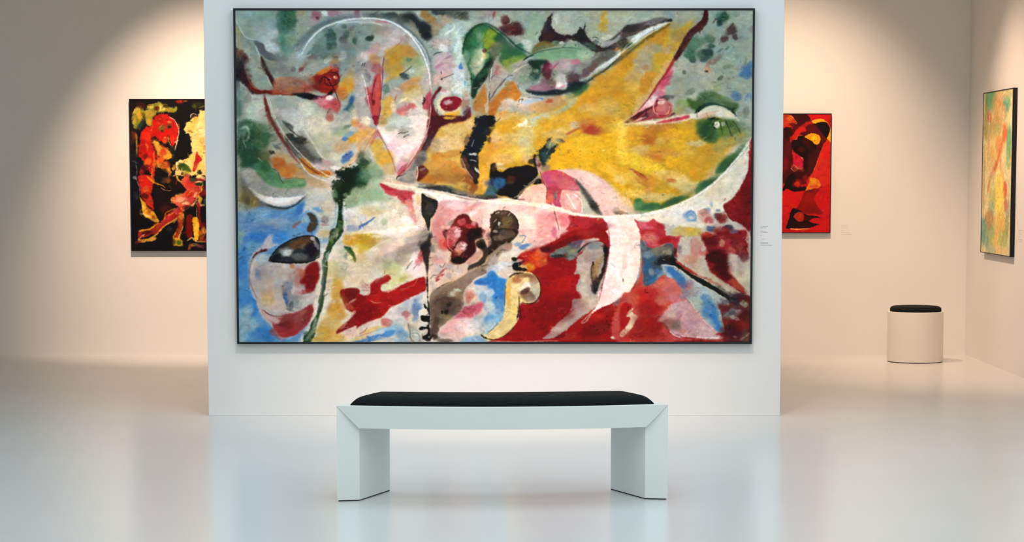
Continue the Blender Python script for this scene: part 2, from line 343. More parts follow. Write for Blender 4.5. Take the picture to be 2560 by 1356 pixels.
    # green leaf
    P('2f6a44',[1160,480, 1190,380, 1250,290, 1330,240, 1400,235, 1480,270, 1560,340, 1600,420, 1560,560, 1440,700, 1320,900, 1290,1050, 1255,1040, 1245,820, 1200,680, 1155,560],5)
    B('1f5a34',1240,400,60,120,15,.9); B('4a8a55',1330,380,70,110,10,.8); B('8fae92',1350,420,30,90,0,.7); B('8a9a2a',1440,430,60,90,0,.9); B('5f8c2a',1440,330,60,60,0,.7); B('6f9a86',1200,600,35,80,0,.8)
    B('e5e0b8',1330,590,75,95,0,.95); B('efe8b8',1350,570,40,60,0,.8); B('7b3a3c',1410,530,35,22,0,.9); B('3e2f33',1500,490,45,25,-20,.8); B('d2b060',1410,585,40,35,-20,.7); B('c4b9a0',1320,720,70,90,20,.8)
    P('1f3329',[1560,560, 1460,620, 1370,740, 1280,860, 1255,1020, 1300,1050, 1330,960, 1400,880, 1470,760, 1537,640],7)
    B('2a5a3a',1400,780,90,30,-40,.8)
    B('5f5f55',1560,500,70,120,10,.8)
    # brown stem area
    P('ad7230',[1340,1000, 1400,900, 1420,960, 1450,1100, 1420,1220, 1300,1200, 1270,1120],12); B('a5702a',1500,1130,60,130,40,.95); B('9d8a5c',1380,1200,60,60,0,.5)
    P('7c6a70',[1537,620, 1480,760, 1460,900, 1455,1100, 1500,1060, 1537,960, 1600,900, 1620,650],8,.9)
    S('1e3a2f',[1500,680, 1475,860, 1455,1060, 1450,1110],16,10,5,.9); S('d9e0b8',[1480,715, 1465,850, 1445,1000, 1440,1110],8,4,2,.95); B('b9b9ac',1430,1160,20,70,10,.7)
    P('12181c',[1300,1356, 1330,1290, 1370,1255, 1470,1265, 1510,1300, 1500,1356],6); S('d0d0c0',[1290,1340, 1340,1270, 1370,1250],7,5,3,.8)
    # ================= tile 2,0
    T(2,0)
    B('a0b09c',330,130,220,60,0,.7); B('aab4a0',900,200,260,110,0,.8); B('8fb398',520,270,90,160,20,.8); B('b5b8a4',820,240,90,110,0,.6); B('d9e0d2',760,170,30,50,0,.6)
    B('b5b080',1300,120,200,50,0,.7); B('c99a24',1310,190,40,110,8,.85); B('bb9a3a',1270,270,60,50,0,.8); B('9fae86',1180,300,60,90,0,.7); B('c9ccae',1330,380,60,40,-20,.7); B('a9ae98',1440,200,110,110,0,.6)
    B('a08a88',60,110,60,40,0,.6); B('8f3a3a',70,130,12,40,0,.8); B('c3c0b8',100,200,90,60,10,.7)
    B('55222a',195,190,42,60,0,.95); B('4a1f2a',320,280,85,70,0,.95); B('5c2226',230,300,90,60,0,.95); B('4c2436',170,290,45,35,0,.85); B('8a3a3c',280,300,20,16,0,.8); B('38161e',310,330,70,30,0,.6)
    P('3f6f45',[0,260, 60,300, 180,390, 240,460, 330,520, 400,560, 440,590, 330,640, 200,700, 100,760, 60,560, 40,420],9)
    B('8a9a22',30,400,70,110,0,.9); B('1f4f3a',120,390,50,60,40,.9); B('2a6a3a',260,560,110,60,10,.8); B('2a6a55',370,510,60,60,0,.8); B('7f9a3a',270,640,120,40,-20,.8); B('6f6a5a',90,520,50,100,20,.7)
    S('1a3a35',[0,255, 100,330, 190,400, 250,460, 330,520],8,6,3,.8); B('bccab8',270,440,50,40,40,.8); S('b9ccbc',[200,400, 260,450, 330,500],14,8,5,.6)
    B('c5cdc0',440,470,50,70,0,.7)
    P('9b948a',[0,800, 60,640, 140,560, 120,640, 200,720, 250,700, 330,650, 420,640, 300,760, 220,810, 100,950, 0,1100],10,.9)
    B('a8565f',105,750,30,55,20,.8); B('86943f',210,700,60,60,0,.7); B('b0a594',150,780,50,60,-40,.6)
    S('2a3a38',[60,640, 25,740, 15,900, 10,1080],14,8,4,.8); S('e0e6c0',[38,715, 20,860, 8,1000],7,4,2,.9)
    S('3a2b3d',[10,1090, 90,960, 160,880, 230,810, 280,810, 310,850, 340,950],8,8,4,.8); B('8f9aa0',250,840,50,30,0,.8)
    # fish body
    P('8f9a90',[270,790, 380,690, 500,620, 640,560, 800,500, 1000,470, 1180,560, 1200,640, 1350,480, 1537,330, 1537,520, 1400,650, 1200,800, 1080,900, 900,990, 760,1020, 500,1010, 400,970, 340,930],6)
    P('74a578',[500,560, 640,520, 820,490, 1060,490, 1160,560, 1060,620, 760,640, 640,620, 520,620],12,.9); B('a3bfa6',1060,560,100,50,0,.8); B('8fbf9a',860,560,90,25,0,.6); B('9ec7a2',900,480,100,22,-5,.8)
    S('1f4a35',[390,640, 470,580, 600,530, 760,505, 900,490, 1040,510],9,5,4,.9); S('14221f',[395,635, 440,600, 510,575],9,8,2,.95)
    P('5c1f2e',[640,640, 700,670, 720,740, 680,860, 630,830, 590,760],10); B('8a2444',680,720,36,50,0,.7)
    P('20382f',[440,650, 540,625, 660,640, 600,700, 590,800, 520,870, 450,820, 490,740],10); B('8aa394',530,750,30,24,0,.7); B('5f8c72',420,840,70,50,0,.7); B('7a7f74',400,720,60,60,0,.6); S('dccab0',[280,770, 350,720, 440,680],16,6,5,.7)
    P('8e4a62',[430,960, 560,900, 620,840, 760,900, 740,960, 560,990],12,.7); B('7c5f4f',700,880,60,40,-10,.8); B('b27a80',520,940,60,25,0,.7)
    B('b58f99',820,680,120,60,-20,.7); S('a8385a',[720,720, 790,660],14,8,5,.8); B('c9627f',980,655,55,32,0,.95); B('b8a3a3',900,740,120,60,-30,.6)
    B('d8d4d8',830,860,70,80,-50,.95); B('efecec',780,910,30,40,0,.8); B('c07fa0',810,935,60,14,-25,.8)
    B('462838',960,850,75,80,-50,.95); B('5c3a44',1120,750,110,45,-40,.9); B('6a4840',1230,640,90,40,-35,.9); B('7a4236',1180,700,60,30,-35,.7)
    P('23303a',[430,975, 600,985, 740,960, 870,960, 900,890, 1080,880, 1100,900, 1000,980, 860,1010, 700,1025, 520,1015],7)
    P('2f5a3a',[900,960, 1060,890, 1130,900, 1060,1000, 940,1060, 860,1070],12,.9); B('16302a',980,930,90,40,-30,.8)
    P('c6d4cc',[1080,860, 1200,760, 1330,650, 1430,560, 1537,480, 1537,540, 1420,640, 1300,740, 1180,820],7); S('f0ecdc',[1330,700, 1430,590, 1537,500],10,6,3,.8)
    S('141c22',[1090,890, 1200,810, 1300,750, 1400,660, 1537,540],11,7,3,.9)
    # spiky dark back
    P('2f222a',[725,100, 710,180, 700,240, 760,320, 850,350, 960,350, 1020,265, 1060,290, 1090,210, 1080,300, 1110,370, 1180,440, 1300,490, 1400,430, 1480,390, 1537,370, 1537,470, 1400,520, 1200,540, 1100,480, 1000,420, 880,400, 780,460, 640,430, 560,420, 600,300, 650,180],5,rag=3)
    P('6f5a22',[490,560, 510,490, 600,420, 700,430, 780,470, 640,500, 540,540],8,.95); B('4a2a26',660,370,60,60,0,.8); B('3c1f33',840,390,70,40,0,.8); B('1c2f2a',1050,340,50,60,0,.8)
    B('6fa07c',760,440,60,24,0,.6); B('dfe3dd',820,440,25,16,0,.8); S('8aa898',[1030,470, 1100,520, 1190,580, 1190,640],8,8,6,.7)
    B('3f5f4f',1150,480,70,40,20,.8); B('5c4a44',1330,570,110,50,-20,.85); B('b36a3a',1440,510,26,16,-40,.9); B('6f7f74',1480,440,90,50,-30,.6)
    P('90929c',[1300,440, 1400,400, 1500,330, 1560,300, 1560,350, 1450,410, 1340,480],10,.9); S('cbc4cc',[1330,480, 1420,430, 1520,380],8,4,5,.7)
    P('2b3038',[1300,420, 1380,390, 1460,330, 1560,240, 1560,290, 1470,350, 1400,400],7,.8)
    S('1a2022',[1165,380, 1200,375, 1240,400],6,4,3,.8); B('33403c',1200,430,40,20,0,.5); S('22242a',[1110,300,1130,310],6,4,2,.8)
    # under fish
    B('c4a090',500,1150,160,60,0,.7); B('d2c4b8',380,1090,150,50,0,.8); B('9db0c8',480,1090,110,28,-10,.9); B('b58f70',720,1100,170,70,-10,.85); B('a8443a',690,1085,45,22,-10,.95); B('cf9c5c',580,1160,120,50,0,.7)
    B('c9cbb8',900,1040,60,60,-40,.5); S('23252a',[340,1100, 350,1075, 390,1065, 370,1095],6,5,2,.8); S('3a3a44',[440,1050, 520,1050, 600,1060],8,6,4,.6); B('3f7fc4',600,1062,14,10)
    P('9aa893',[560,1300, 700,1230, 850,1150, 950,1060, 1010,1050, 960,1130, 800,1230, 640,1310],12,.9); B('b3bcae',640,1250,90,30,-20,.6)
    P('b06a22',[0,1240, 40,1120, 120,1000, 220,900, 280,870, 330,950, 370,1010, 310,1090, 260,1040, 200,1060, 120,1150, 80,1250],8); B('8f7a4a',230,920,40,50,0,.7); B('c77a24',270,1020,50,50,0,.7)
    B('c9aa98',190,1130,60,60,0,.9); B('d2953a',170,1240,90,50,0,.9); B('c4a55a',310,1270,110,60,-10,.9); B('f2e6bc',385,1310,50,28,-30,.95); B('cfa030',800,1280,160,60,-5,.7); B('a8502a',1110,1320,90,35,0,.9); B('c8b070',500,1290,80,40,0,.6)
    B('c88d1f',1300,880,150,120,-30,.9); B('cc8f1c',1150,1060,140,80,-20,.9); B('c8a450',1300,1150,170,90,-20,.8); B('cbb26c',1110,1160,90,40,-20,.7); B('c78a1c',1480,1020,80,90,0,.9); B('b8984a',1430,1200,120,60,-20,.7); B('c48a20',1480,700,80,90,-20,.8)
    # ================= tile 3,0
    T(3,0)
    B('a9a782',100,110,130,50,0,.8); B('a8b09c',330,140,160,60,-20,.8); B('8fa294',250,110,90,40,-20,.7); B('7f9db5',570,130,50,40,-20,.8); B('a9a68e',700,130,130,70,0,.8); B('9a9c8c',640,220,120,60,-20,.7)
    B('b6ba9a',80,170,80,50,0,.6)
    P('57463f',[0,300, 100,240, 250,210, 400,160, 520,170, 540,200, 400,250, 280,280, 150,340, 60,370, 0,390],9,.95); B('2c3036',100,280,90,40,-20,.8); B('85828a',360,200,90,30,-20,.8); S('22262b',[0,380, 140,340, 280,270],7,5,3,.7); B('14242c',535,190,30,18,-30,.9)
    P('d8dcd6',[110,400, 220,320, 360,250, 470,215, 545,215, 420,280, 300,340, 200,420, 140,450],6); P('1f4a3a',[0,470, 60,440, 130,440, 110,490, 40,540, 0,590],7); B('1b2b33',20,430,50,50,0,.9); S('b9d6c6',[0,540, 60,470, 110,430],10,6,4,.7); S('1f4032',[130,460, 260,360, 380,290, 545,225],8,5,3,.9)
    B('cb891a',500,300,50,90,30,.95); B('c08a26',350,440,110,90,-40,.95); B('c98a22',430,380,80,60,-30,.9); B('c88a14',70,620,90,100,-20,.9); B('b5974c',560,410,40,120,20,.8); B('a88344',640,360,80,60,-40,.85)
    B('a9a186',290,560,130,80,-50,.95); B('a8a68c',240,680,110,90,-30,.9); B('8f8f78',420,500,60,50,0,.7); B('b08a9a',530,520,60,40,-40,.5); B('b3a077',160,800,120,70,-30,.9); B('b8683a',275,710,35,30,0,.8); B('bfa02c',400,740,40,60,-30,.8); B('c68424',260,860,130,60,-45,.9); B('c8881a',270,960,110,50,-40,.9); B('cdaa4e',120,930,80,70,-20,.8); B('c9951c',60,1080,110,110,-10,.85); B('cfa848',230,1100,80,90,-40,.8); B('c9962c',100,1250,120,60,0,.7)
    P('d5a45c',[540,660, 420,860, 340,1000, 250,1100, 180,1190, 160,1160, 280,1000, 380,850, 480,680],14,.9)
    # right gray-green field
    P('a3ad9b',[960,64, 1500,64, 1480,1356, 1300,1356, 1200,1160, 1000,1100, 700,1180, 560,1150, 480,1000, 560,760, 700,560, 900,280],8)
    B('b0a696',900,800,140,120,0,.6); B('beb6a2',1000,860,140,70,-10,.7); B('8c8f80',620,870,90,80,0,.7); B('938d80',680,1000,110,50,0,.5); B('a0b49f',1250,560,160,90,0,.5); B('b3baa2',1180,900,180,60,0,.5); B('9aa090',740,720,90,70,0,.6)
    B('1f4a35',1130,150,65,70,20,.95); B('183a2c',1110,220,35,35,0,.9); B('6f8573',1250,110,60,30,0,.6); B('8aa18c',1060,120,50,50,0,.6)
    B('47181c',1240,300,70,50,-60,.97); B('4a1c22',1160,390,45,35,-30,.97); B('3c1418',1280,370,28,35,0,.9); B('b0a296',1225,370,20,30,20,.8); B('9a7f78',1340,380,40,14,-10,.7); B('8f7a70',1460,280,40,40,0,.6)
    B('34684a',810,490,60,100,10,.9); B('265a40',780,560,60,60,0,.9); B('4a7f60',860,430,60,60,0,.8); B('3a5f4a',980,390,60,50,0,.85); B('27473a',1000,470,35,28,0,.9); B('93b09b',880,520,40,30,0,.8); B('1c3a33',950,565,80,60,-5,.97); B('14302a',970,540,60,35,0,.9); B('23423a',800,620,35,40,-30,.9); B('2c4038',930,630,40,22,0,.8); B('5a8fae',930,330,14,40,20,.7)
    B('8a5f50',1060,620,100,30,-35,.85); B('c08a62',965,720,30,50,0,.8); B('2a1c1c',950,755,18,12,0,.8); B('41584a',1110,520,40,12,-30,.6)
    B('3f74a8',1410,760,70,70,-50,.95); B('4a80b4',1440,690,30,60,20,.9); B('3b72ae',1280,1030,52,50,-40,.95); B('3b72ae',1425,1040,65,28,-35,.95); B('23402f',1100,830,40,18,-40,.8); B('5f7f68',1190,700,50,25,-30,.6); B('49564a',700,765,22,22,0,.8); B('46594a',1190,500,30,14,-40,.6); B('6a7a68',1390,640,20,60,20,.5)
    B('5a6a5c',780,980,60,26,-20,.6); B('9a9a5a',1070,930,50,50,0,.6)
    P('a9ae9f',[1500,900,1490,1356,1380,1356,1330,1220,1360,1100],14,.6); B('6b6b5c',1400,1200,45,60,0,.6)
    # dark green arch + lid
    P('3a5f30',[740,1060, 830,1080, 880,1000, 1000,970, 1080,1000, 1170,1070, 1300,1110, 1310,1160, 1250,1200, 1120,1120, 1000,1130, 880,1200, 760,1150],12,.95); B('7c9a3a',690,1120,80,50,0,.7); B('5f7a34',1130,1060,90,40,10,.7); B('9a9a4a',640,1190,80,40,0,.7)
    P('d9d2ba',[840,1215, 900,1180, 1000,1135, 1080,1130, 1170,1170, 1280,1250, 1320,1310, 1180,1300, 1080,1260, 960,1240, 880,1290, 700,1250],7); B('dba98a',960,1230,120,26,-15,.8); B('b9a88a',1020,1260,60,24,-10,.6)
    P('1b3a2c',[820,1225, 860,1160, 940,1110, 1040,1100, 1150,1130, 1240,1170, 1290,1250, 1230,1200, 1150,1150, 1050,1130, 940,1150, 880,1200],4,.97)
    # red line and pink beak
    P('52191d',[930,64, 965,64, 970,190, 900,290, 820,340, 760,440, 690,540, 630,620, 570,660, 540,700, 580,610, 650,480, 730,330, 820,250, 900,170],5)
    P('b8343f',[600,620, 560,720, 500,830, 440,930, 370,1000, 290,1090, 200,1190, 190,1190, 300,1050, 400,890, 470,800, 540,680],6)
    P('e0949c',[590,700, 560,790, 500,900, 490,1000, 430,1060, 380,1110, 340,1150, 200,1220, 60,1310, 200,1180, 320,1060, 420,920, 500,820],10,.9); B('cb4560',500,850,40,110,28,.9); B('ecd0cc',340,1090,80,40,-40,.9); B('d46a86',450,1005,45,35,0,.9)
    S('5a1a20',[180,1200, 290,1080, 380,940, 470,820, 560,680],5,4,2,.8)
    B('2e2c36',510,1050,75,24,0,.95); B('4f4a50',560,1040,40,20,0,.7)
    P('9c3c40',[30,1330, 120,1270, 230,1200, 360,1140, 400,1250, 560,1230, 600,1230, 480,1270, 300,1300, 180,1335],5); P('46181f',[30,1330, 130,1260, 230,1195, 360,1145, 240,1230, 140,1310, 80,1340],4,.8); B('3b2530',270,1250,60,24,-35,.8); B('46303a',540,1240,60,14,-15,.8); B('e2c4bc',200,1290,70,10,-20,.7); B('b86a60',330,1220,50,40,0,.7)
    B('c84f58',455,1160,80,92,0,.97,3); B('e08a84',440,1150,45,45,0,.5); B('e8d4c8',445,1090,55,26,-20,.9); B('701c30',395,1110,14,50,15,.8)
    S('8a1c2c',[480,1075, 400,1090, 372,1160, 400,1230, 470,1252, 540,1210, 545,1140, 520,1110],6,6,2,.95); S('e8c8a0',[362,1140, 370,1200, 420,1245],8,6,3,.9); S('e8c8a0',[545,1140, 530,1210, 490,1240],7,5,3,.8)
    P('e8d8c0',[40,1345, 250,1310, 400,1300, 500,1280, 620,1255, 740,1240, 760,1290, 600,1330, 400,1356],7,.95); P('cc3c4c',[400,1325, 520,1290, 660,1265, 750,1240, 750,1280, 600,1310, 470,1330],6,.95)
    # ================= tile 0,1
    T(0,1)
    B('b7bfae',220,60,160,80,0,.8); B('2f5a3a',180,120,110,80,0,.9); B('4a7a55',300,130,120,60,0,.7); B('2a5a38',300,270,160,100,0,.85); B('4d7a50',400,240,80,60,0,.8); B('1f4a32',150,330,90,110,0,.9); B('18402d',240,450,120,90,0,.97); B('1c4a30',200,540,110,50,0,.9); B('6f5a20',290,190,22,60,20,.7); B('14281f',230,230,40,60,0,.8)
    B('3f6f55',90,180,30,90,0,.8); S('d2ded6',[120,140, 180,120, 210,190, 190,260, 150,280],22,12,8,.8); S('d8e2dc',[140,260, 160,310, 175,350],12,8,4,.9); B('8fa69a',160,200,22,60,0,.6); S('9aa8a0',[75,0,70,300],6,6,5,.4)
    P('b3ab94',[480,230, 600,300, 700,420, 760,480, 640,520, 520,430, 400,420, 420,320],16,.9); B('9a9c98',540,310,70,50,40,.7); B('15171f',467,405,35,24,20,.97); B('cdcdc8',500,440,50,14,20,.7); B('4f4e4e',530,345,50,22,30,.7)
    B('6b5a26',400,460,60,70,-45,.8); B('c1925a',620,480,130,60,20,.8); B('c05a1c',540,530,75,75,40,.95); B('cc6c1c',640,620,90,70,30,.95); B('d2862a',590,620,40,50,0,.7); B('c79a5c',760,640,110,50,30,.8); B('c96a2a',690,600,60,70,0,.7)
    S('f0e8dc',[310,465, 350,500, 400,540, 440,590],9,5,3,.9)
    P('4f7f52',[240,560, 340,500, 410,560, 490,600, 540,650, 590,710, 700,700, 840,710, 830,790, 700,800, 560,800, 420,760, 330,680],12,.95); B('2e6038',380,560,70,60,20,.9); B('6a9a66',560,760,160,40,5,.7); B('7fa573',760,740,80,30,0,.6); S('2a3a40',[440,570, 530,620, 560,700, 600,750],6,6,4,.7); S('4a5a3a',[600,705, 700,690, 850,700],6,4,4,.6)
    P('9a9a90',[120,600, 240,590, 330,700, 430,780, 600,820, 820,800, 850,840, 700,900, 500,900, 340,860, 220,800, 150,720],14,.9); B('b0b0aa',200,660,70,90,20,.6)
    P('6c6a62',[100,640, 160,740, 200,830, 300,930, 420,1000, 300,1010, 180,920, 120,800],12,.85); B('7a6a2c',190,900,90,110,0,.8); B('9a7a2c',250,960,50,60,0,.8); B('8f8a62',90,800,40,110,0,.7); B('2e2e2c',190,960,30,50,0,.6); B('95987c',160,1040,100,50,0,.7); B('a9ab8c',110,680,30,50,0,.4)
    P('ede1de',[215,800, 300,855, 420,895, 560,910, 700,905, 820,880, 860,860, 780,930, 700,985, 580,1010, 460,990, 340,930, 260,870],4); B('f6efe8',260,830,50,14,35,.6)
    S('1a1d22',[400,990, 500,1020, 620,1030, 720,1000, 830,910],16,10,5,.95); S('5a5a55',[300,930, 400,990, 520,1040, 640,1045],12,10,8,.7)
    P('a7473f',[410,-10, 450,-10, 500,90, 560,190, 640,320, 700,420, 760,500, 780,530, 700,460, 600,320, 520,200, 470,100],5); B('8c3030',560,220,18,60,-35,.7); S('5a1f22',[430,0, 500,120, 600,290],5,4,2,.6); S('d8b9ac',[480,20, 600,220, 700,380, 800,520, 900,640],5,6,3,.7)
    # gray forehead lower
    B('8a8a78',590,90,60,90,-30,.8); B('2b2e30',650,100,70,30,30,.8); S('15191c',[570,40, 620,80, 680,100, 700,150],8,8,4,.8); P('1d2220',[620,200, 700,190, 720,230, 780,230, 850,240, 850,300, 760,330, 680,300, 620,260],8,.95); S('1d2220',[660,140, 740,200, 830,250],12,10,4,.9); B('3a3d33',720,320,110,50,20,.9)
    P('4f4b45',[700,320, 840,330, 900,380, 1000,440, 1040,500, 940,520, 820,460, 720,400],14,.95); B('8c8a88',900,330,60,50,40,.6); B('9a9896',960,420,60,40,40,.7); B('8e7f86',1000,520,70,24,30,.7)
    B('c7c6bc',800,130,90,90,0,.7); B('8e9094',810,170,40,60,20,.5); B('dcccaf',980,100,130,90,0,.8); B('b7b28c',1050,280,160,90,0,.7); B('c9b088',1160,220,110,60,-10,.7); S('ece4cc',[830,140, 880,230, 950,330, 1000,420, 1080,490],18,10,7,.8)
    B('a4a070',1080,420,50,50,-20,.7); B('c99a6c',1260,330,120,60,-20,.85); B('b0685a',1120,20,45,36,0,.8); B('8aa07c',1230,160,90,50,-15,.8); B('5f7a5a',1320,110,70,20,-20,.7); B('6f93a8',1330,200,70,30,-15,.85); B('2f6fb8',1295,250,45,20,0,.95); B('c9b8a8',1420,110,50,90,0,.4)
    B('d9913c',1400,80,60,36,10,.9); B('e0a03a',1440,200,90,50,-30,.95); B('d98f20',1380,260,50,30,-20,.9); B('c74f4a',1450,100,30,22,30,.7); B('e8b294',1500,140,40,22,20,.8); B('e2b46a',1480,290,70,80,0,.8)
    B('2f62b0',1320,440,65,42,-45,.95); B('4a7ab8',1270,490,30,40,20,.8); B('d6c9a8',1170,450,80,35,10,.6)
    P('dfb48a',[1537,290, 1537,330, 1470,420, 1390,500, 1300,580, 1220,600, 1260,560, 1380,450, 1450,330],6,.9)
    S('e8c0b4',[1040,490, 1100,540, 1170,590, 1240,600, 1330,560, 1420,470, 1500,390, 1537,340],14,12,5,.9); S('b06a70',[1330,560, 1440,460, 1537,340],5,4,2,.7); B('c78f8f',1090,520,50,30,30,.8); B('f2e0d6',1180,580,60,22,20,.9)
    P('d2801c',[780,470, 860,480, 930,560, 1000,600, 1110,600, 1140,640, 1100,680, 1000,660, 900,630, 820,560],7); B('c4601c',1040,630,110,25,5,.7); S('e9bb9a',[1110,610, 1135,640, 1110,670],8,6,3,.8)
    S('f2e0d2',[780,500, 840,600, 900,650, 1000,700, 1080,720],10,7,3,.9); P('ddb7ab',[900,530, 1050,550, 1110,600, 980,595],10,.8)
    B('bd8a4a',980,750,120,50,20,.6)
    # tree
    P('1c3222',[1180,640, 1300,580, 1330,560, 1400,560, 1450,500, 1537,480, 1537,740, 1480,800, 1420,800, 1340,880, 1260,950, 1230,1000, 1160,960, 1140,870, 1150,740, 1230,700],10,rag=8); B('132a1c',1350,680,110,90,0,.95); B('4a6a44',1500,640,60,60,0,.7); B('7a9a70',1190,860,26,60,0,.6); B('a8b08c',1290,880,24,24,0,.6); B('5b6a50',1480,540,60,40,0,.6); B('3a4f33',1200,760,60,40,0,.7)
    P('8aa078',[1380,800, 1537,780, 1537,960, 1400,1010, 1300,1060, 1270,960, 1330,900],14,.9); B('c7c68c',1490,860,60,30,-20,.6)
    P('1c3824',[1215,960, 1265,960, 1255,1080, 1265,1200, 1230,1356, 1150,1356, 1190,1230, 1215,1080],5); B('5a7a40',1240,1220,24,60,0,.7); B('4a6a3a',1150,1330,26,60,20,.7); S('d9d2b8',[1200,960, 1200,1080, 1175,1230, 1130,1340],12,9,5,.8); S('efe6d8',[1275,960, 1285,1100, 1290,1300],16,10,6,.7)
    # mid-left blue sky
    B('7fa3c0',300,1120,260,80,0,.8); B('3f7fc0',230,1140,60,60,0,.6); B('4a86c6',480,1100,90,40,-20,.7); B('2f72c0',800,1030,120,45,-38,.95); B('3a7ac4',960,1040,70,30,20,.8); B('a0a9b8',400,1230,180,40,0,.7); B('2f76c8',360,1290,150,60,-10,.9); B('3a80cc',560,1300,60,50,0,.6); B('6f94a8',120,1180,50,80,0,.8); B('7f9a84',100,1310,50,50,0,.7); B('9ab4c4',560,1180,120,30,0,.6)
    P('c9c2ae',[880,830, 1120,820, 1160,950, 1190,1060, 1160,1230, 1100,1356, 960,1356, 1000,1180, 900,1060, 820,1080, 840,960],14,.9); B('b9b4b4',1000,960,110,60,0,.6); B('c5b49a',1090,1000,80,70,0,.7); B('4f8acc',980,1040,60,26,20,.8)
    B('a3b4ae',840,1150,50,50,0,.6); B('c9b06c',1060,1310,60,40,0,.9)
    P('4f4136',[850,1090, 900,1080, 960,1120, 980,1180, 960,1260, 910,1300, 860,1280, 880,1200, 900,1180, 880,1120],5); B('7a6a5c',920,1190,20,14,0,.5); B('8f7c74',1055,1160,46,42,0,.9); B('b0787c',1050,1215,46,14,0,.8); B('8a5550',760,1200,45,20,-35,.9); B('9a4f48',720,1235,26,22,0,.9)
    B('e9e0dc',1380,1090,110,60,-5,.8); B('c7bfb8',1440,1150,110,40,0,.7); P('8f9ab4',[1320,1220, 1440,1210, 1537,1215, 1520,1250, 1400,1290, 1320,1280],8,.8); S('3a64ae',[1440,1260, 1510,1230, 1537,1215],22,16,5,.9); B('e0c070',1440,1320,110,30,-8,.7)
    # ================= tile 1,1
    T(1,1)
    P('d7a05c',[0,130, 190,140, 150,240, 60,340, 0,400],10,.9); B('f2ddbc',60,50,60,50,30,.9); B('e39a7a',20,110,50,30,0,.8); B('e0a24a',40,190,80,40,-10,.8); S('e8cba8',[0,330, 80,240, 170,150],12,8,6,.6)
    P('9c1f33',[150,0, 220,0, 200,80, 180,95],3)
    P('dfd0c4',[210,100, 350,60, 560,0, 790,0, 770,120, 720,250, 640,400, 540,540, 430,680, 410,600, 370,420, 290,260, 215,180],5); B('b2b9a8',420,60,140,70,0,.9); B('b7bdb0',530,160,80,50,0,.8); B('c08c42',260,60,60,50,0,.8); B('99a89a',360,130,60,30,0,.7); B('efe4e4',330,240,80,40,20,.9); B('e6b4bd',400,340,60,90,0,.7); B('eed6d6',500,380,90,110,30,.8); B('d88f9e',470,560,90,60,-50,.85); B('c8525f',500,590,40,90,45,.9); B('dc9aa6',600,430,40,110,30,.8); B('eac9c2',700,120,60,90,0,.7)
    S('1a2a2a',[430,195, 480,175],6,5,2,.9); S('1a2a2a',[475,190, 510,180, 555,165],6,5,2,.9); S('1a2a2a',[495,230, 530,210, 565,200],6,5,2,.9)
    S('c04a56',[780,130, 700,320, 600,480, 500,600, 420,690],12,14,5,.85)
    S('f0dcc0',[800,40, 770,180, 700,330, 630,440, 560,560, 460,660],5,5,2,.85); S('3a1420',[810,60, 780,190, 720,320, 650,430],6,5,2,.6); S('2a1418',[420,710, 430,670, 500,650, 570,590],8,6,2,.8)
    P('4e1a26',[800,0, 1200,0, 1180,40, 1000,80, 930,110, 880,180, 830,240, 790,330, 720,390, 700,340, 760,220],6); B('52222c',1060,40,110,30,-8,.8); B('4d3a48',760,330,50,80,30,.8); B('d8b02c',1010,5,60,16,0,.95)
    P('c79f48',[900,130, 1000,80, 1180,50, 1300,0, 1310,60, 1250,180, 1200,280, 1130,400, 1140,480, 1200,600, 1320,730, 1320,860, 1180,810, 1000,770, 760,740, 700,720, 740,600, 750,400, 820,280],8); B('cfb07a',1050,300,130,110,0,.8); B('d0b890',920,330,110,90,-40,.8); B('c9b06c',1080,140,120,60,0,.7); B('cdb894',1240,80,60,60,-40,.6)
    B('c07f2c',1030,420,150,40,-10,.9); B('bf7c2a',880,450,70,50,0,.8); B('c68430',940,560,190,70,0,.9); B('b56a24',1130,640,130,60,35,.9); B('b26a1e',800,700,140,50,0,.9); B('8e4a22',1220,720,90,50,40,.9); B('a8662a',1000,690,130,60,10,.7); B('7f3c24',1270,800,50,60,30,.8)
    P('9c8a4a',[1000,760, 1100,800, 1200,830, 1180,870, 1060,830],8,.7); B('c9b45c',1170,770,60,35,20,.7)
    P('86807c',[640,440, 720,380, 760,440, 740,520, 640,560, 640,640, 620,740, 520,760, 420,720, 500,650, 590,560],9,.95); B('55505a',660,500,50,60,0,.7); B('a49c90',570,660,80,50,-30,.8); B('4d4450',720,470,26,26,0,.8)
    P('5e1d24',[660,560, 720,550, 780,610, 740,670, 660,720, 645,650],7); B('9a8a90',700,590,40,14,-30,.6); S('e8dac8',[650,555, 660,620, 640,700],9,7,3,.9)
    P('1e242e',[1310,0, 1510,0, 1500,120, 1440,230, 1380,330, 1340,420, 1350,520, 1350,620, 1330,740, 1290,740, 1240,640, 1180,550, 1140,430, 1200,330, 1240,220, 1290,100],6,rag=5); B('6f3f2c',1190,520,40,70,-20,.9); B('5a2f30',1260,640,40,70,-40,.8); B('463048',1220,260,40,60,20,.6); B('cfcfcc',1280,420,44,14,0,.9); B('d8d4cc',1330,600,50,14,40,.9); B('b8b4b0',1280,490,40,8,20,.7); S('b8b4b0',[1260,330, 1290,250],10,4,3,.7); S('8a8a90',[1300,120,1330,60],8,4,3,.6); S('c3bcc0',[1150,460, 1200,590, 1280,700],6,5,4,.7)
    P('d09a28',[1500,130, 1537,100, 1537,540, 1480,560, 1450,680, 1400,850, 1360,880, 1320,860, 1350,700, 1340,560, 1350,440, 1400,330, 1460,230],7); B('e0a030',1400,680,50,90,10,.8); B('c88a24',1430,470,80,60,0,.7); B('dbb060',1420,760,30,60,10,.7)
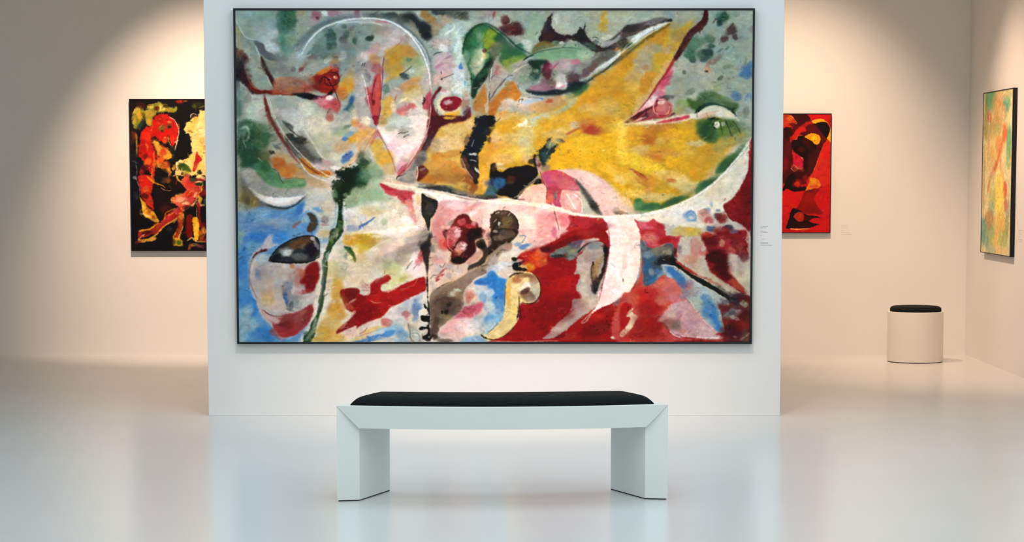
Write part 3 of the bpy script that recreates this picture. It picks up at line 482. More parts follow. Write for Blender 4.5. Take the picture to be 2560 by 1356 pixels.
    P('2a2422',[1480,530, 1537,530, 1537,680, 1490,640, 1470,590],6); P('3f5f7a',[1480,650, 1537,700, 1537,880, 1400,880, 1440,800],8,.95); B('2f62a8',1515,750,30,40,0,.8); B('5f6f3a',1420,890,70,20,0,.8)
    # lower-left of tile
    B('34503a',60,480,80,90,0,.9); B('284a34',40,700,90,110,0,.95); B('6f9470',140,640,130,90,0,.85); B('8ba874',170,560,60,60,0,.6); B('cf9a2c',200,330,90,80,40,.95); B('d89a24',280,460,90,90,30,.95); B('c8a260',330,590,80,60,20,.85); B('b3a88c',90,350,60,60,0,.8); B('c9bfa4',120,440,60,50,0,.6)
    P('c84a5a',[190,160, 215,150, 260,260, 200,220, 150,300, 120,330],8,.6); S('8f3a40',[205,150, 240,220, 300,330, 370,480, 410,620],6,4,3,.8); S('b06a5a',[190,160, 120,260, 20,430],7,5,3,.6)
    P('9fb896',[150,700, 250,720, 260,800, 330,880, 400,940, 250,960, 100,980, 0,1000, 0,840, 80,780],16,.9); B('8aa67a',150,880,120,60,0,.6)
    P('dcb79c',[330,700, 440,720, 620,770, 560,790, 430,760, 240,740],6,.9)
    P('c8454e',[235,745, 330,780, 450,820, 570,830, 640,860, 600,880, 610,980, 560,1000, 460,900, 330,880, 270,820],7); P('bd2b38',[240,745, 330,790, 420,830, 330,830, 270,800],5,.8); B('c03040',490,930,40,60,-30,.9); P('db8a80',[520,940, 610,960, 680,1150, 640,1200, 560,1150, 540,1040],12,.9); S('eed2b0',[235,740, 330,750, 480,780, 640,810, 760,830],10,12,4,.95)
    P('d9cfb8',[0,1000, 300,960, 460,950, 560,1100, 620,1200, 700,1240, 0,1250],16,.9); B('c2b07c',140,1060,120,60,0,.8); B('e6c9b4',380,1120,60,60,0,.6); B('efe2d8',390,1070,22,60,30,.8); B('a0ae84',275,1180,45,36,0,.8); B('f0e9e0',520,1170,70,50,20,.8); B('c7c4cc',40,1130,60,40,0,.6); S('3a66a8',[0,1240, 60,1210, 130,1165, 180,1130],30,8,4,.85); B('c7d0c4',200,1010,100,40,0,.4)
    P('f4e8dc',[0,1310, 150,1290, 380,1250, 660,1230, 560,1330, 440,1350, 200,1330],8,.95); B('c98f24',120,1345,160,22,0,.9)
    # white body line
    P('efe5d8',[640,830, 760,830, 900,850, 1050,890, 1200,930, 1537,935, 1537,960, 1250,970, 1000,950, 900,970, 860,920, 760,870, 700,860, 690,960, 640,880],6)
    P('2d3038',[640,790, 760,780, 900,770, 1000,790, 1080,850, 1250,890, 1400,905, 1537,890, 1537,915, 1400,930, 1200,915, 1050,870, 900,840, 760,820],7,.9,rag=3); B('5c6070',980,800,80,20,15,.6); B('b0a898',1130,850,60,20,20,.6)
    P('e0aca6',[880,960, 1050,930, 1200,960, 1400,960, 1537,960, 1537,1060, 1480,1100, 1350,1230, 1280,1160, 1160,1090, 1060,1160, 980,1356, 820,1356, 830,1200, 860,1080],8,.95); B('d98a8c',940,1090,110,120,0,.7); B('cf6a5e',900,1250,70,110,0,.8); B('e6c3c6',1100,990,120,50,0,.7); B('dd8a88',1240,1020,90,40,-25,.8); B('f2dcd6',1290,1080,70,30,-30,.8); B('e9c9c0',1420,1000,110,50,0,.8); B('e4bcb0',1440,1150,60,100,0,.8); B('8f8274',1030,1190,50,26,-30,.8); B('efd9cf',930,1240,24,16,0,.7); B('f0e0d2',1250,980,40,14,-30,.7)
    P('e8d0bc',[600,880, 700,880, 700,1060, 740,1200, 700,1280, 660,1200, 620,1060],8,.8); B('c9a45c',660,930,26,60,0,.6)
    P('2b2d2a',[700,865, 730,870, 760,900, 882,950, 850,1080, 800,1150, 790,1270, 770,1270, 740,1170, 700,1080, 697,960],3); B('4a4a42',770,1040,50,80,10,.7); S('101214',[705,870, 740,890, 878,950],6,5,1.5,.8)
    B('8f867c',740,1320,70,60,0,.8); B('4f4a48',790,1340,30,30,0,.8); S('15181a',[815,1280, 815,1356],4,4,2,.8); B('b3a69a',600,1290,70,40,0,.5)
    # red heart lump
    P('6b1f22',[1010,1280, 1060,1180, 1110,1110, 1180,1090, 1230,1110, 1260,1170, 1330,1190, 1340,1240, 1390,1250, 1390,1300, 1350,1356, 1000,1356],5); B('8f2a24',1080,1220,50,70,30,.8); B('c8525a',1150,1180,45,40,0,.9); B('e9a49c',1080,1300,65,50,-20,.95); B('c0303a',1250,1230,60,26,0,.9); B('d98a88',1290,1200,30,22,0,.8); B('17181c',1330,1310,65,60,0,.95); B('4a1a1c',1180,1310,50,50,0,.9); B('f0ccc4',1110,1310,30,30,0,.7)
    B('1f1c1c',1515,1080,40,20,0,.8); B('2c2724',1520,1180,40,90,0,.9); S('101010',[1470,1200, 1490,1140, 1537,1100],8,6,3,.8)
    # ================= tile 2,1
    T(2,1)
    P('12161c',[0,0, 70,0, 60,60, 80,120, 40,170, 0,210],6); B('1c2024',10,260,20,40,0,.8)
    B('c8951e',220,100,200,70,-20,.9); B('c7b070',150,20,90,20,0,.6); P('f2e8c8',[430,20, 440,90, 360,110, 320,90, 380,60],7); S('efe2bc',[330,100, 270,130],12,6,4,.8); B('b0b49a',520,60,90,50,-20,.8); B('a3b4b0',600,10,90,24,-10,.8); B('c79a1c',640,80,90,70,0,.8); B('cfa83c',540,170,90,70,0,.7)
    B('b9b280',420,200,120,110,0,.8); B('b8b48c',400,330,90,110,0,.8); B('c4b070',230,250,110,70,0,.7); B('d0933a',120,320,110,60,0,.85); B('c9a878',80,230,60,70,0,.8); B('c98a24',30,360,50,80,0,.8); B('b08a7a',90,330,18,14,0,.7); B('d6b84a',300,420,140,80,0,.7); B('c9a05c',170,470,110,60,0,.8); B('aeb46a',480,370,50,60,0,.6); B('b9a4a0',420,470,50,40,0,.6)
    B('b9ab88',800,180,150,60,-10,.6); B('cfa22c',720,250,60,60,0,.4); B('bcb8b0',970,90,60,40,0,.8); B('b9893c',1060,60,80,50,0,.8); B('b1542c',1150,130,120,60,15,.95); B('a23a2c',1160,150,80,45,10,.9); B('b8601c',1280,190,70,40,0,.5); S('a8402a',[870,195, 940,165, 1020,120],22,10,7,.85); B('c58a20',1250,40,120,50,0,.7); B('c9b03c',870,130,30,50,0,.6)
    P('dba614',[700,430, 860,260, 1100,230, 1300,200, 1537,160, 1537,860, 1480,820, 1400,740, 1300,660, 1130,600, 1000,580, 820,590, 740,560, 660,520],16,.95); B('e0b020',1100,320,200,90,-5,.6); B('dca312',900,450,200,90,0,.7); B('dfb438',1440,110,90,110,0,.7); B('e2aa14',1440,440,110,170,0,.6); B('ecc84a',1500,330,60,200,0,.6); P('dc9a10',[1360,440, 1400,560, 1420,660, 1460,670, 1480,600, 1470,500],6,.5); B('f0e090',1290,375,16,10,0,.8); S('c98a2a',[1120,540, 1240,600, 1350,660, 1440,720, 1500,800],10,10,6,.6); B('e8c478',1480,700,70,50,40,.8); B('e8bc50',1400,600,90,40,30,.6)
    # brush tuft
    P('26332f',[560,370, 640,320, 670,240, 710,230, 700,300, 790,310, 760,360, 700,420, 650,500, 620,560, 580,520, 560,440],6,rag=5); B('7f8f74',700,310,40,50,20,.8); B('3a5a5c',640,440,40,70,20,.6); B('5a4a48',800,265,45,22,10,.9); B('1c2022',490,490,40,35,-40,.9); B('aeb083',760,270,40,30,0,.5); S('96a48c',[650,420, 700,340, 760,300],6,4,3,.7); S('c4c8a8',[690,330,700,280],6,4,3,.7); P('222024',[500,440, 540,430, 560,600, 540,650, 510,540],6,.9)
    P('a9857c',[530,450, 570,470, 600,560, 610,680, 590,660, 560,600, 545,540],5,.95); B('5a2a28',570,540,22,22,0,.9); B('7a6a70',650,570,50,40,0,.7); B('8a4a3a',560,520,8,60,-10,.5)
    P('1c1618',[25,600, 60,530, 90,590, 160,620, 240,570, 380,550, 460,540, 540,590, 550,660, 500,720, 420,790, 340,870, 320,930, 200,890, 120,880, 60,820, 20,680],6); B('4a3a2c',70,570,30,40,0,.9); B('3f4f7c',40,740,60,50,0,.7); B('2f6fa8',120,740,60,60,0,.9); B('3a6a70',60,810,60,40,0,.8); B('6a2f20',250,700,60,36,0,.7); B('5f5a3a',230,740,50,20,0,.5); B('201a28',430,640,90,60,0,.8); B('b9b08c',150,560,60,26,20,.7); B('e8dcc4',130,530,40,14,0,.6); B('cdb05c',10,560,20,60,0,.6)
    P('968a84',[330,920, 360,840, 440,770, 550,670, 600,660, 520,730, 440,790, 380,860, 350,930],5,.95); S('171518',[340,900, 400,810, 500,730, 560,690],6,5,3,.7)
    P('17141a',[510,740, 580,690, 610,740, 540,760],5)
    # pink shapes
    P('e6b4a0',[350,930, 380,860, 450,790, 540,760, 640,760, 650,820, 650,980, 550,990],4); B('eac0b0',500,880,120,60,0,.6); S('f6e8dc',[350,930, 400,850, 490,775, 600,755],6,5,2,.9)
    P('e4b9b2',[760,600, 900,590, 1050,600, 1200,650, 1320,730, 1420,850, 1537,980, 1537,1110, 1280,1110, 1200,950, 1050,740, 900,640],6); B('ecc8c0',1150,720,110,60,30,.6); B('e9c9ba',1380,900,110,60,40,.6)
    P('c84a62',[600,640, 680,600, 790,600, 900,650, 1000,720, 1050,800, 1000,830, 860,820, 820,850, 820,1000, 760,1010, 700,900, 660,780],5); B('c44a78',680,700,60,50,0,.8); B('cf6a70',860,740,120,60,20,.8); B('a83a4c',750,830,60,60,0,.7); B('b87a80',750,900,24,60,0,.8); B('5a6a60',740,900,14,60,-5,.8); B('cd4a70',780,950,40,50,0,.7); B('d98a8a',970,790,60,30,0,.6); S('8a1a2c',[700,600, 780,600],5,4,2,.8)
    P('e29a94',[820,860, 880,820, 1000,850, 1060,950, 1060,1060, 960,1080, 860,1040, 810,960],6,.95); B('efc4ba',950,950,70,90,-20,.8); S('f8ecdc',[880,860, 930,940, 960,1000, 990,1040],12,8,4,.9); S('fbf0e4',[960,860, 1040,930, 1060,1010, 1050,1070],8,10,4,.95)
    P('b9b49c',[1010,760, 1060,800, 1140,900, 1200,980, 1230,1050, 1270,1110, 1160,1090, 1070,1080, 1060,940],7,.95); P('4c4c4c',[960,690, 1040,750, 1150,880, 1240,1020, 1280,1105, 1200,1070, 1120,960, 1060,850],10,.9); B('2f3436',1190,1000,60,40,45,.8); B('d8d2c0',1080,960,30,60,-20,.6)
    B('14120f',1480,1075,70,26,0,.97); B('7a7060',1440,1040,50,30,0,.6); B('efd8c4',1420,1060,50,50,0,.4)
    P('b8383c',[590,620, 610,700, 650,770, 700,860, 720,990, 660,970, 650,890, 660,800, 600,720],5,.8); B('d86a50',690,920,26,50,0,.8); S('e8c8a8',[560,600, 620,720, 650,780, 640,960],6,5,2,.8); S('7a1a1c',[580,620, 620,720, 660,800, 650,930],7,5,2,.8)
    # white line with pink body
    P('efc9c0',[0,960, 200,960, 500,1000, 720,1010, 900,1080, 1100,1120, 1100,1200, 900,1260, 800,1356, 0,1356],7); B('e6b0b0',400,1030,180,50,0,.7); B('f0d8c0',450,1200,130,90,0,.7); B('dd7f80',640,1180,120,120,0,.75); B('cf6f78',760,1110,80,60,0,.7); B('eed6c4',200,1290,120,60,0,.7); B('e69a9a',700,1290,90,60,0,.7)
    P('f1e4cc',[0,930, 200,915, 400,945, 560,970, 700,985, 880,1040, 1000,1080, 1200,1110, 1380,1110, 1537,1095, 1537,1120, 1350,1125, 1150,1125, 980,1110, 860,1065, 700,1015, 500,995, 300,975, 0,960],4); S('e8c070',[130,930, 300,960, 440,985, 560,990],8,8,4,.8); B('efd8d0',60,950,60,30,0,.7)
    S('4a1418',[735,1020, 760,1130, 790,1230, 800,1330],5,5,2,.85); S('e0aa98',[750,1060, 790,1150, 820,1240, 810,1330],5,5,3,.7)
    P('b42a30',[820,1356, 870,1270, 920,1180, 900,1110, 990,1110, 1150,1130, 1290,1140, 1340,1200, 1350,1356],6); B('cb3038',1060,1170,110,50,0,.6); B('d8485a',860,1160,70,80,0,.7); B('8a1c20',1250,1260,90,70,0,.7); B('6a1a20',1110,1330,110,40,0,.7); B('c23438',900,1300,60,40,0,.5)
    P('f2dcd6',[1300,1125, 1537,1110, 1537,1356, 1360,1356, 1345,1220],5); B('f6e4de',1440,1250,90,90,0,.6)
    # brown oval
    P('4c3b2e',[25,1130, 60,1070, 150,1045, 230,1060, 300,1110, 340,1190, 335,1290, 300,1356, 60,1356, 30,1260],4,rag=3); B('7a5c44',180,1280,100,70,0,.8); B('8a7a3c',230,1170,60,50,0,.6); B('2a221e',100,1180,50,60,0,.7); B('d8d2c8',125,1200,16,22,0,.9); B('b48a70',230,1340,50,30,0,.8); B('bfa890',110,1340,50,20,0,.8); S('14110f',[40,1100, 120,1060, 230,1060, 310,1130, 340,1220, 320,1330],8,8,2,.9); B('6a3a40',10,1340,30,20,0,.8)
    S('3a5a90',[330,1330, 440,1330],6,5,3,.7)
    # ================= tile 3,1
    T(3,1)
    B('efd060',60,100,130,80,0,.5); B('d99a1c',160,200,110,110,0,.8); B('c8701c',320,210,80,60,10,.8); B('bf7a2c',420,120,160,50,-8,.85); B('b3602a',300,260,90,50,20,.8); B('e2a818',600,190,160,60,-10,.85); B('d0912c',560,260,110,60,0,.7); B('dfac50',420,270,60,50,0,.6); B('cdb578',210,370,110,50,-8,.85); B('e4b018',660,320,110,80,0,.8); B('c96e20',420,460,90,40,10,.9); B('c8843a',320,420,110,50,0,.7); B('cf9040',530,400,110,60,10,.7); B('e6ac14',640,510,160,70,10,.85); B('edc026',250,530,180,80,0,.8); B('f0c81c',380,590,110,50,0,.8); B('e8bf24',100,460,130,70,0,.7); B('cfaa5c',620,420,60,30,10,.5); B('dfae3c',780,380,80,60,0,.7); B('c98c1c',960,370,130,90,0,.9); B('d49818',900,520,130,90,0,.85); B('b99a3c',1080,470,90,90,-30,.8); B('cfc08c',850,290,100,36,0,.8); B('d68a1c',800,620,40,30,0,.9); B('c9a050',1040,600,90,50,-30,.7)
    B('e0bc66',560,660,200,60,10,.85); B('d9bf7a',700,750,200,70,10,.85); B('e2b84a',160,700,160,70,20,.7); B('e9be50',200,860,180,50,5,.8); B('d8902a',330,740,70,80,30,.8); B('b9501c',200,640,100,14,32,.8); B('c0602c',240,680,80,20,40,.7); B('c47828',230,730,90,20,35,.7); S('f2dfc0',[110,590, 150,600],10,6,3,.9); S('8a3a1a',[80,580, 150,600, 270,660],6,8,3,.7); B('c86c34',560,710,60,22,8,.85); B('d99a60',330,840,40,50,0,.6); B('bfb882',430,900,200,50,0,.75); B('b9ac74',760,820,110,60,-30,.7); B('5f6f4a',475,873,16,8,0,.8)
    B('ecc898',60,960,100,50,30,.8); B('ecc9a4',60,1060,80,50,0,.7); S('e8a86c',[0,900, 60,990, 110,1060],5,5,3,.5)
    P('4a6f38',[840,60, 900,20, 1100,10, 1280,30, 1330,160, 1250,220, 1100,230, 1050,300, 920,250, 850,150],14,.9); B('1f4a30',970,150,110,110,0,.85); B('14301e',1040,20,90,16,0,.8); B('6a8a2c',1140,140,70,60,0,.85); B('8fa25c',1220,150,60,40,0,.6); B('a09a5a',1240,260,130,60,0,.8); B('8f9a70',1380,170,90,110,0,.7); B('9a9c58',1120,330,90,50,-20,.7); P('dfdcc8',[1050,55, 1100,55, 1100,110, 1060,115],4); B('b9bfae',1140,75,28,26,0,.8); S('1c3020',[1100,40, 1120,110, 1135,190],10,6,3,.85); S('1c3020',[1170,40, 1210,130, 1240,210],8,6,3,.8); S('1c3020',[1250,40, 1300,110, 1330,170],7,6,3,.7); B('52765a',1330,100,60,60,0,.5)
    B('8f9f78',1420,250,60,90,20,.8)
    P('3f6a3a',[1060,620, 1100,520, 1200,430, 1340,370, 1420,320, 1380,400, 1280,500, 1180,600, 1080,640],12,.95); B('2a5c3a',1150,540,90,40,-45,.9); B('5a8058',1350,360,70,35,-40,.8)
    P('527a48',[830,830, 880,730, 1000,690, 1100,650, 1060,720, 960,800, 860,860],10,.95); B('2a5a40',960,750,70,40,-35,.85); P('3a6230',[400,1020, 540,920, 640,890, 760,890, 720,920, 560,990, 430,1040],9,.95); B('284f38',600,950,80,24,-20,.8); P('4f8a50',[150,930, 200,920, 280,960, 400,960, 440,1010, 350,1050, 200,1055, 150,1020],9,.95); B('2f6a3a',200,930,40,22,0,.7); B('2a5f42',330,1000,90,36,-10,.85); B('7a9a50',680,1000,20,10,0,.4)
    # cream crescent
    P('ddd6c2',[1480,215, 1450,270, 1400,380, 1300,480, 1190,600, 1100,710, 960,830, 800,920, 640,990, 480,1040, 300,1080, 120,1110, 150,1160, 350,1150, 470,1200, 640,1230, 900,1240, 960,1120, 1150,1060, 1160,980, 1230,920, 1310,830, 1390,700, 1430,560, 1450,400],5); B('f0e6e0',700,1060,200,60,-10,.8); B('d8c8ac',1010,840,110,60,-30,.7); B('cdc4a8',1150,760,110,80,-45,.6); B('efe4d8',1190,700,60,30,-50,.6); B('cfc6b8',1360,560,60,90,30,.6); B('e8dcd0',1400,400,30,90,20,.6); B('efe4da',300,1130,160,30,0,.7); S('faf5e8',[1450,260, 1370,390, 1240,530, 1130,660, 1000,780, 850,880, 650,970, 400,1050, 120,1110],8,8,2.5,.95)
    P('8f1c22',[1480,225, 1485,1290, 1420,1270, 1330,1190, 1230,1150, 1170,1060, 1150,980, 1220,940, 1310,830, 1370,720, 1420,600, 1440,420],4); B('b02a2c',1445,400,18,140,0,.8); B('a82a2a',1240,960,60,30,-30,.5); B('6a161c',1400,900,60,200,0,.6); B('701820',1390,1200,70,60,0,.6)
    # lower small
    B('5a92c8',780,1110,70,66,0,.9); B('d0d4d8',790,1130,28,20,0,.9); S('3a78b8',[730,1090, 780,1050, 830,1080, 835,1150, 790,1165],9,8,4,.7); B('6a9ccc',970,1050,34,34,0,.8); B('8ab0cc',1015,980,20,30,0,.8); B('5f7f9a',1090,1045,26,14,0,.8)
    B('dfd2cc',640,1150,110,60,0,.7); B('c7a84c',740,1270,150,40,0,.9); B('cbb26c',700,1310,110,30,0,.8); B('c07f80',940,1120,60,70,0,.8); B('b05058',985,1160,50,36,0,.85); B('3a2a40',1080,1110,40,36,0,.8); B('8c2420',1130,1130,60,60,0,.97); B('b06a60',930,1060,50,30,0,.6); B('3f5578',1010,1250,50,36,0,.9); B('d8c8c0',1000,1210,50,20,0,.6); B('23254a',1215,1240,50,32,0,.9); B('8f2a2c',1150,1290,110,60,0,.95); B('b52c24',960,1330,70,36,0,.95); B('b53a34',1370,1320,50,40,0,.95); B('c9b4a4',1330,1240,80,30,30,.8); B('b8a698',1270,1320,26,40,0,.6); B('b89a90',1060,1210,50,18,0,.6)
    # red hand
    P('c83a48',[150,1150, 200,1170, 300,1180, 360,1140, 420,1190, 480,1220, 495,1320, 600,1335, 670,1320, 680,1356, 220,1356, 200,1270],5); B('dd6a78',230,1220,70,40,20,.8); B('d8707c',300,1290,80,60,0,.7); B('ac1c26',440,1230,50,40,30,.8); P('f4ddd4',[0,1110, 110,1110, 160,1180, 200,1260, 230,1356, 0,1356],5)
    # ================= tile 0,2
    T(0,2)
    B('88a8bc',250,40,220,40,0,.6); B('2f78c8',320,90,150,60,0,.85); B('3a80cc',560,90,90,60,-20,.85); B('8fae9c',110,120,40,90,0,.7); B('5f9ac4',240,200,80,60,0,.7); B('2f78cc',140,430,50,190,0,.9); B('3a84d0',160,760,80,110,10,.85); B('2f7cce',260,870,70,120,-20,.85); B('8fb4c0',160,960,90,60,-10,.85); B('93b4bc',200,1080,120,80,0,.85); B('93b8c4',140,1220,60,80,0,.8); B('2f7cc8',400,1180,90,80,30,.9); B('4a8cc8',330,1230,90,60,0,.7); B('2f78c4',450,1250,50,40,0,.7); B('a9c0bc',200,900,60,60,-40,.5)
    P('c0b4b4',[430,70, 460,80, 470,160, 540,170, 440,220, 380,260, 330,260, 280,320, 240,400, 230,560, 260,700, 300,790, 250,740, 215,600, 210,400, 260,270, 350,180],10,.9)
    # cup / head
    P('b7aca6',[250,330, 340,280, 430,330, 450,380, 980,370, 1000,520, 960,680, 940,850, 900,1000, 830,1120, 700,1210, 580,1240, 500,1140, 400,1040, 340,960, 280,780, 235,640, 220,480],7)
    B('9fb8c4',350,330,90,50,0,.9); B('8f9aa8',380,470,90,90,0,.6); B('4a78b0',320,520,40,60,-10,.85); B('c2bab8',520,430,130,60,0,.7); B('b0a49c',330,640,90,90,0,.7); B('c0a892',450,600,70,50,0,.7); B('b9b4a4',550,600,60,90,0,.7); B('c99c70',450,760,110,90,10,.9); B('c9a85c',400,800,60,50,0,.6); B('c6a68c',500,860,110,60,0,.7); B('b7bcbc',530,690,50,110,0,.8); B('7a828e',650,680,50,110,5,.85); B('3a5a90',630,790,22,90,0,.85); B('7a828a',740,820,80,80,0,.8); B('3a4a50',680,860,26,50,20,.7); B('39424a',650,910,40,16,20,.6); B('a07f84',690,540,60,60,0,.7); B('c27a3a',695,420,28,32,0,.9); B('b06a60',760,540,60,110,0,.8); B('cfa8a4',760,700,70,40,0,.7); B('bfb4a8',850,760,90,60,-20,.7); B('c9c4b4',830,840,60,50,0,.5)
    P('8f1a1e',[890,390, 980,370, 1000,520, 960,640, 930,700, 860,720, 830,640, 790,600, 820,500],9); B('c0603a',800,500,40,60,0,.8); B('b03a30',830,700,60,24,-20,.8); B('6f1520',900,560,60,70,0,.6)
    P('a33c44',[360,910, 440,970, 560,1000, 660,960, 760,930, 850,880, 920,860, 930,960, 870,1080, 780,1160, 700,1210, 580,1225, 500,1130, 460,1060, 390,990],7); B('8f4036',650,1040,120,60,-10,.8); B('6a1a1c',640,1080,80,40,0,.6); B('a8302c',560,1160,90,50,0,.8); B('b06a50',790,990,90,60,-30,.7); B('8a2424',870,960,40,110,20,.7); P('c8b0a4',[370,900, 420,960, 520,1000, 560,1040, 500,1070, 420,1030, 370,960],7,.8); S('6a1a2c',[370,910, 430,960, 520,985, 640,970],7,6,3,.8); B('a82a30',700,1180,90,24,-20,.6); P('c76a70',[500,1150, 560,1220, 600,1260, 570,1250, 510,1190],8,.7)
    S('7f6a68',[215,640, 215,440, 260,320, 330,260],14,14,7,.7); S('9a5a52',[220,600, 270,720, 300,790],9,5,4,.7); S('5a2220',[250,330, 300,270, 410,235],10,18,4,.85); S('d2d0cc',[290,330, 240,430, 230,560],14,10,6,.6); B('5a1c18',370,240,50,16,-10,.8); B('b9aaaa',450,120,26,60,20,.7)
    # dark shell
    P('33383a',[440,320, 520,220, 620,150, 740,95, 880,72, 960,90, 1005,160, 1010,310, 960,340, 860,375, 660,380, 450,370],3); B('8a8c8c',620,250,90,50,-10,.9); B('dcdad8',640,265,60,36,0,.9); B('7a4a26',760,170,110,50,-10,.9); B('6a4a30',880,120,70,50,0,.8); B('7a6a54',830,200,60,30,0,.6); B('2b1c26',910,240,70,80,0,.95); B('cfc4bc',930,105,20,26,0,.9); B('b09aa0',970,170,16,60,-20,.8); B('707270',780,310,90,40,0,.7); B('14191c',500,320,60,40,-30,.8); S('11171b',[440,330, 520,225, 640,140, 780,85, 900,72, 975,100, 1000,150],8,8,2,.95); S('11171b',[450,360, 560,372, 700,378, 860,372, 960,340],13,10,3,.95); S('d0d0cc',[1010,200, 1012,310, 980,335],6,5,2,.7)
    # stem
    P('dccfc4',[1020,180, 1120,180, 1140,300, 1100,560, 1110,760, 1040,980, 990,1100, 950,1290, 780,1290, 820,1180, 900,1060, 950,900, 1000,700, 1040,400],12,.8)
    P('33502f',[1130,0, 1260,0, 1250,60, 1200,130, 1150,190, 1130,250, 1090,330, 1100,420, 1080,560, 1060,720, 1040,860, 1010,960, 970,1100, 950,1200, 900,1290, 830,1290, 820,1220, 880,1160, 910,1060, 970,960, 990,820, 1020,660, 1035,500, 1035,340, 1070,230, 1110,130],4); B('8fa07a',1180,60,30,70,30,.8); B('8fa894',1085,300,16,70,12,.8); S('1a2a20',[1060,440, 1050,640, 1010,850, 980,960],22,18,5,.8); B('8fa88a',950,1050,16,60,20,.8); B('1a3a20',870,1200,50,45,0,.8); B('6a8a3a',1150,120,14,40,10,.8); S('1a2a20',[1240,20, 1150,190, 1060,290, 1045,380],8,6,3,.8); B('dbd6bc',1170,220,16,50,20,.5)
    # yellow right
    B('d6ae50',1200,500,100,130,0,.85); B('cf9c30',1200,680,90,110,0,.9); B('cf8f20',1190,930,110,110,0,.9); B('d2a44c',1130,1090,110,110,0,.9); B('c9962c',1050,1180,90,90,0,.9); B('d0a040',1160,1240,140,50,0,.85); B('cfa230',960,1260,40,40,0,.8); B('c7971f',1420,150,130,40,-5,.9); B('c98a1c',1320,120,60,60,-20,.8); B('dcc49c',1380,440,130,130,0,.85); B('d9b868',1470,230,90,50,0,.7); B('e0c8a8',1450,560,90,60,0,.8); B('c7b040',1140,430,36,90,0,.6); B('e0bc80',1350,270,60,60,0,.6)
    P('2c4f22',[1270,195, 1350,200, 1390,260, 1415,350, 1395,370, 1360,300, 1310,250],6); B('a8ae94',1280,280,70,60,0,.7); B('6f8476',1300,300,26,36,0,.6); B('b3b8a4',1230,430,80,70,0,.7); S('6f8478',[1240,440, 1290,460, 1310,420],8,6,4,.7); B('a9ac98',1240,520,60,24,0,.6)
    P('93201f',[1230,730, 1260,680, 1380,660, 1450,680, 1460,760, 1530,760, 1600,760, 1600,1060, 1470,1060, 1380,1100, 1280,1150, 1190,1180, 1230,1110, 1330,1030, 1420,930, 1380,940, 1300,900, 1270,830],6); B('6f1416',1350,730,70,50,-10,.7); B('dcae84',1390,800,60,14,-40,.7); B('c76a50',1330,870,60,30,20,.6); S('e0b894',[1340,960, 1430,910, 1537,880],10,6,4,.8); B('8a1416',1480,1000,90,60,-30,.7); B('c9786a',1260,1090,60,18,-40,.7)
    P('d6b0a4',[1280,1160, 1420,1100, 1537,1070, 1537,1180, 1440,1200, 1330,1240],8,.8); S('b04a3a',[1440,1180, 1480,1130, 1537,1100],10,6,4,.8); P('dab878',[1400,1210, 1537,1180, 1537,1240, 1350,1290],8,.8); B('3a7cc8',1470,1280,110,22,-8,.95)
    # ================= tile 1,2
    T(1,2)
    P('cba92c',[0,70, 150,50, 320,90, 280,160, 160,210, 60,240, 0,250],12,.95); B('c78f14',90,120,130,50,10,.8); B('efe4d8',330,60,180,26,-8,.9); B('e9d6c6',420,140,200,90,-10,.8); S('f6efdc',[120,240, 200,180, 320,120, 480,50],14,8,6,.8); B('f4ead8',180,215,40,20,-40,.8)
    B('dcb8a4',380,220,180,60,-15,.75); B('8f7f78',560,220,150,60,-20,.85); B('a08c88',620,120,110,60,0,.7); B('5a5250',720,170,60,50,0,.85); B('8a8480',730,90,60,50,0,.7); B('5c4c48',760,200,60,60,0,.7); P('2a2224',[800,40, 810,240, 790,330, 780,460, 760,520, 740,400, 700,280, 690,180, 760,120],7,.9); B('d8b8a0',560,50,80,30,0,.5)
    B('c9bfa0',120,380,160,100,0,.7); B('b5bc78',360,440,120,90,10,.85); B('c0c890',420,390,70,30,0,.7); B('a0a078',300,380,60,60,0,.5); B('9a8c84',480,350,90,60,0,.7); B('cdbba0',60,520,90,50,0,.6); B('ccc480',470,560,110,50,-20,.85); B('c7b850',500,560,60,30,-20,.7); B('c4c48c',340,630,80,60,-20,.85); B('b0706a',90,640,60,30,0,.6); B('ddb8a8',180,660,60,50,0,.6)
    P('e9d2cc',[610,280, 660,260, 700,330, 740,430, 750,530, 640,540, 540,470, 590,390],8,.95); B('c8404a',690,310,30,60,0,.85); B('d46a70',660,370,26,40,0,.7); B('f4e6de',620,320,26,60,20,.8); S('2a2c3a',[530,450, 570,390, 600,350],6,4,3,.8); S('7a3a44',[610,440, 650,400],8,4,3,.8)
    P('b01a1c',[130,620, 220,560, 320,520, 355,560, 310,600, 260,620, 240,680, 300,710, 380,690, 440,650, 540,600, 680,545, 740,545, 750,640, 740,700, 600,760, 480,830, 380,870, 330,900, 280,980, 160,1030, 60,1080, 0,1110, -30,1100, -30,760, 60,750, 120,720],5); B('7f1014',80,950,140,100,-30,.75); B('7c1418',30,800,60,60,0,.7); B('b8403a',250,560,100,24,-25,.7); B('c8201c',300,740,200,40,-15,.6); S('c8605a',[460,690, 560,650, 630,620],14,6,6,.7); S('d6a070',[130,810, 180,830, 250,825],10,6,4,.7); S('c9504a',[30,690, 110,690],10,8,5,.6)
    P('d5c8c8',[760,700, 700,720, 560,800, 460,850, 380,880, 290,970, 240,1040, 350,1060, 480,1000, 560,950, 700,900, 740,800],10,.8); B('b3b8c8',560,880,110,80,-20,.7); B('3f70b0',640,900,45,130,5,.85); B('a9b4bc',690,800,30,80,0,.7); B('8aa0b8',640,1010,40,50,0,.7); B('c9605a',525,960,45,32,0,.9); B('c98a80',530,1010,24,26,0,.8)
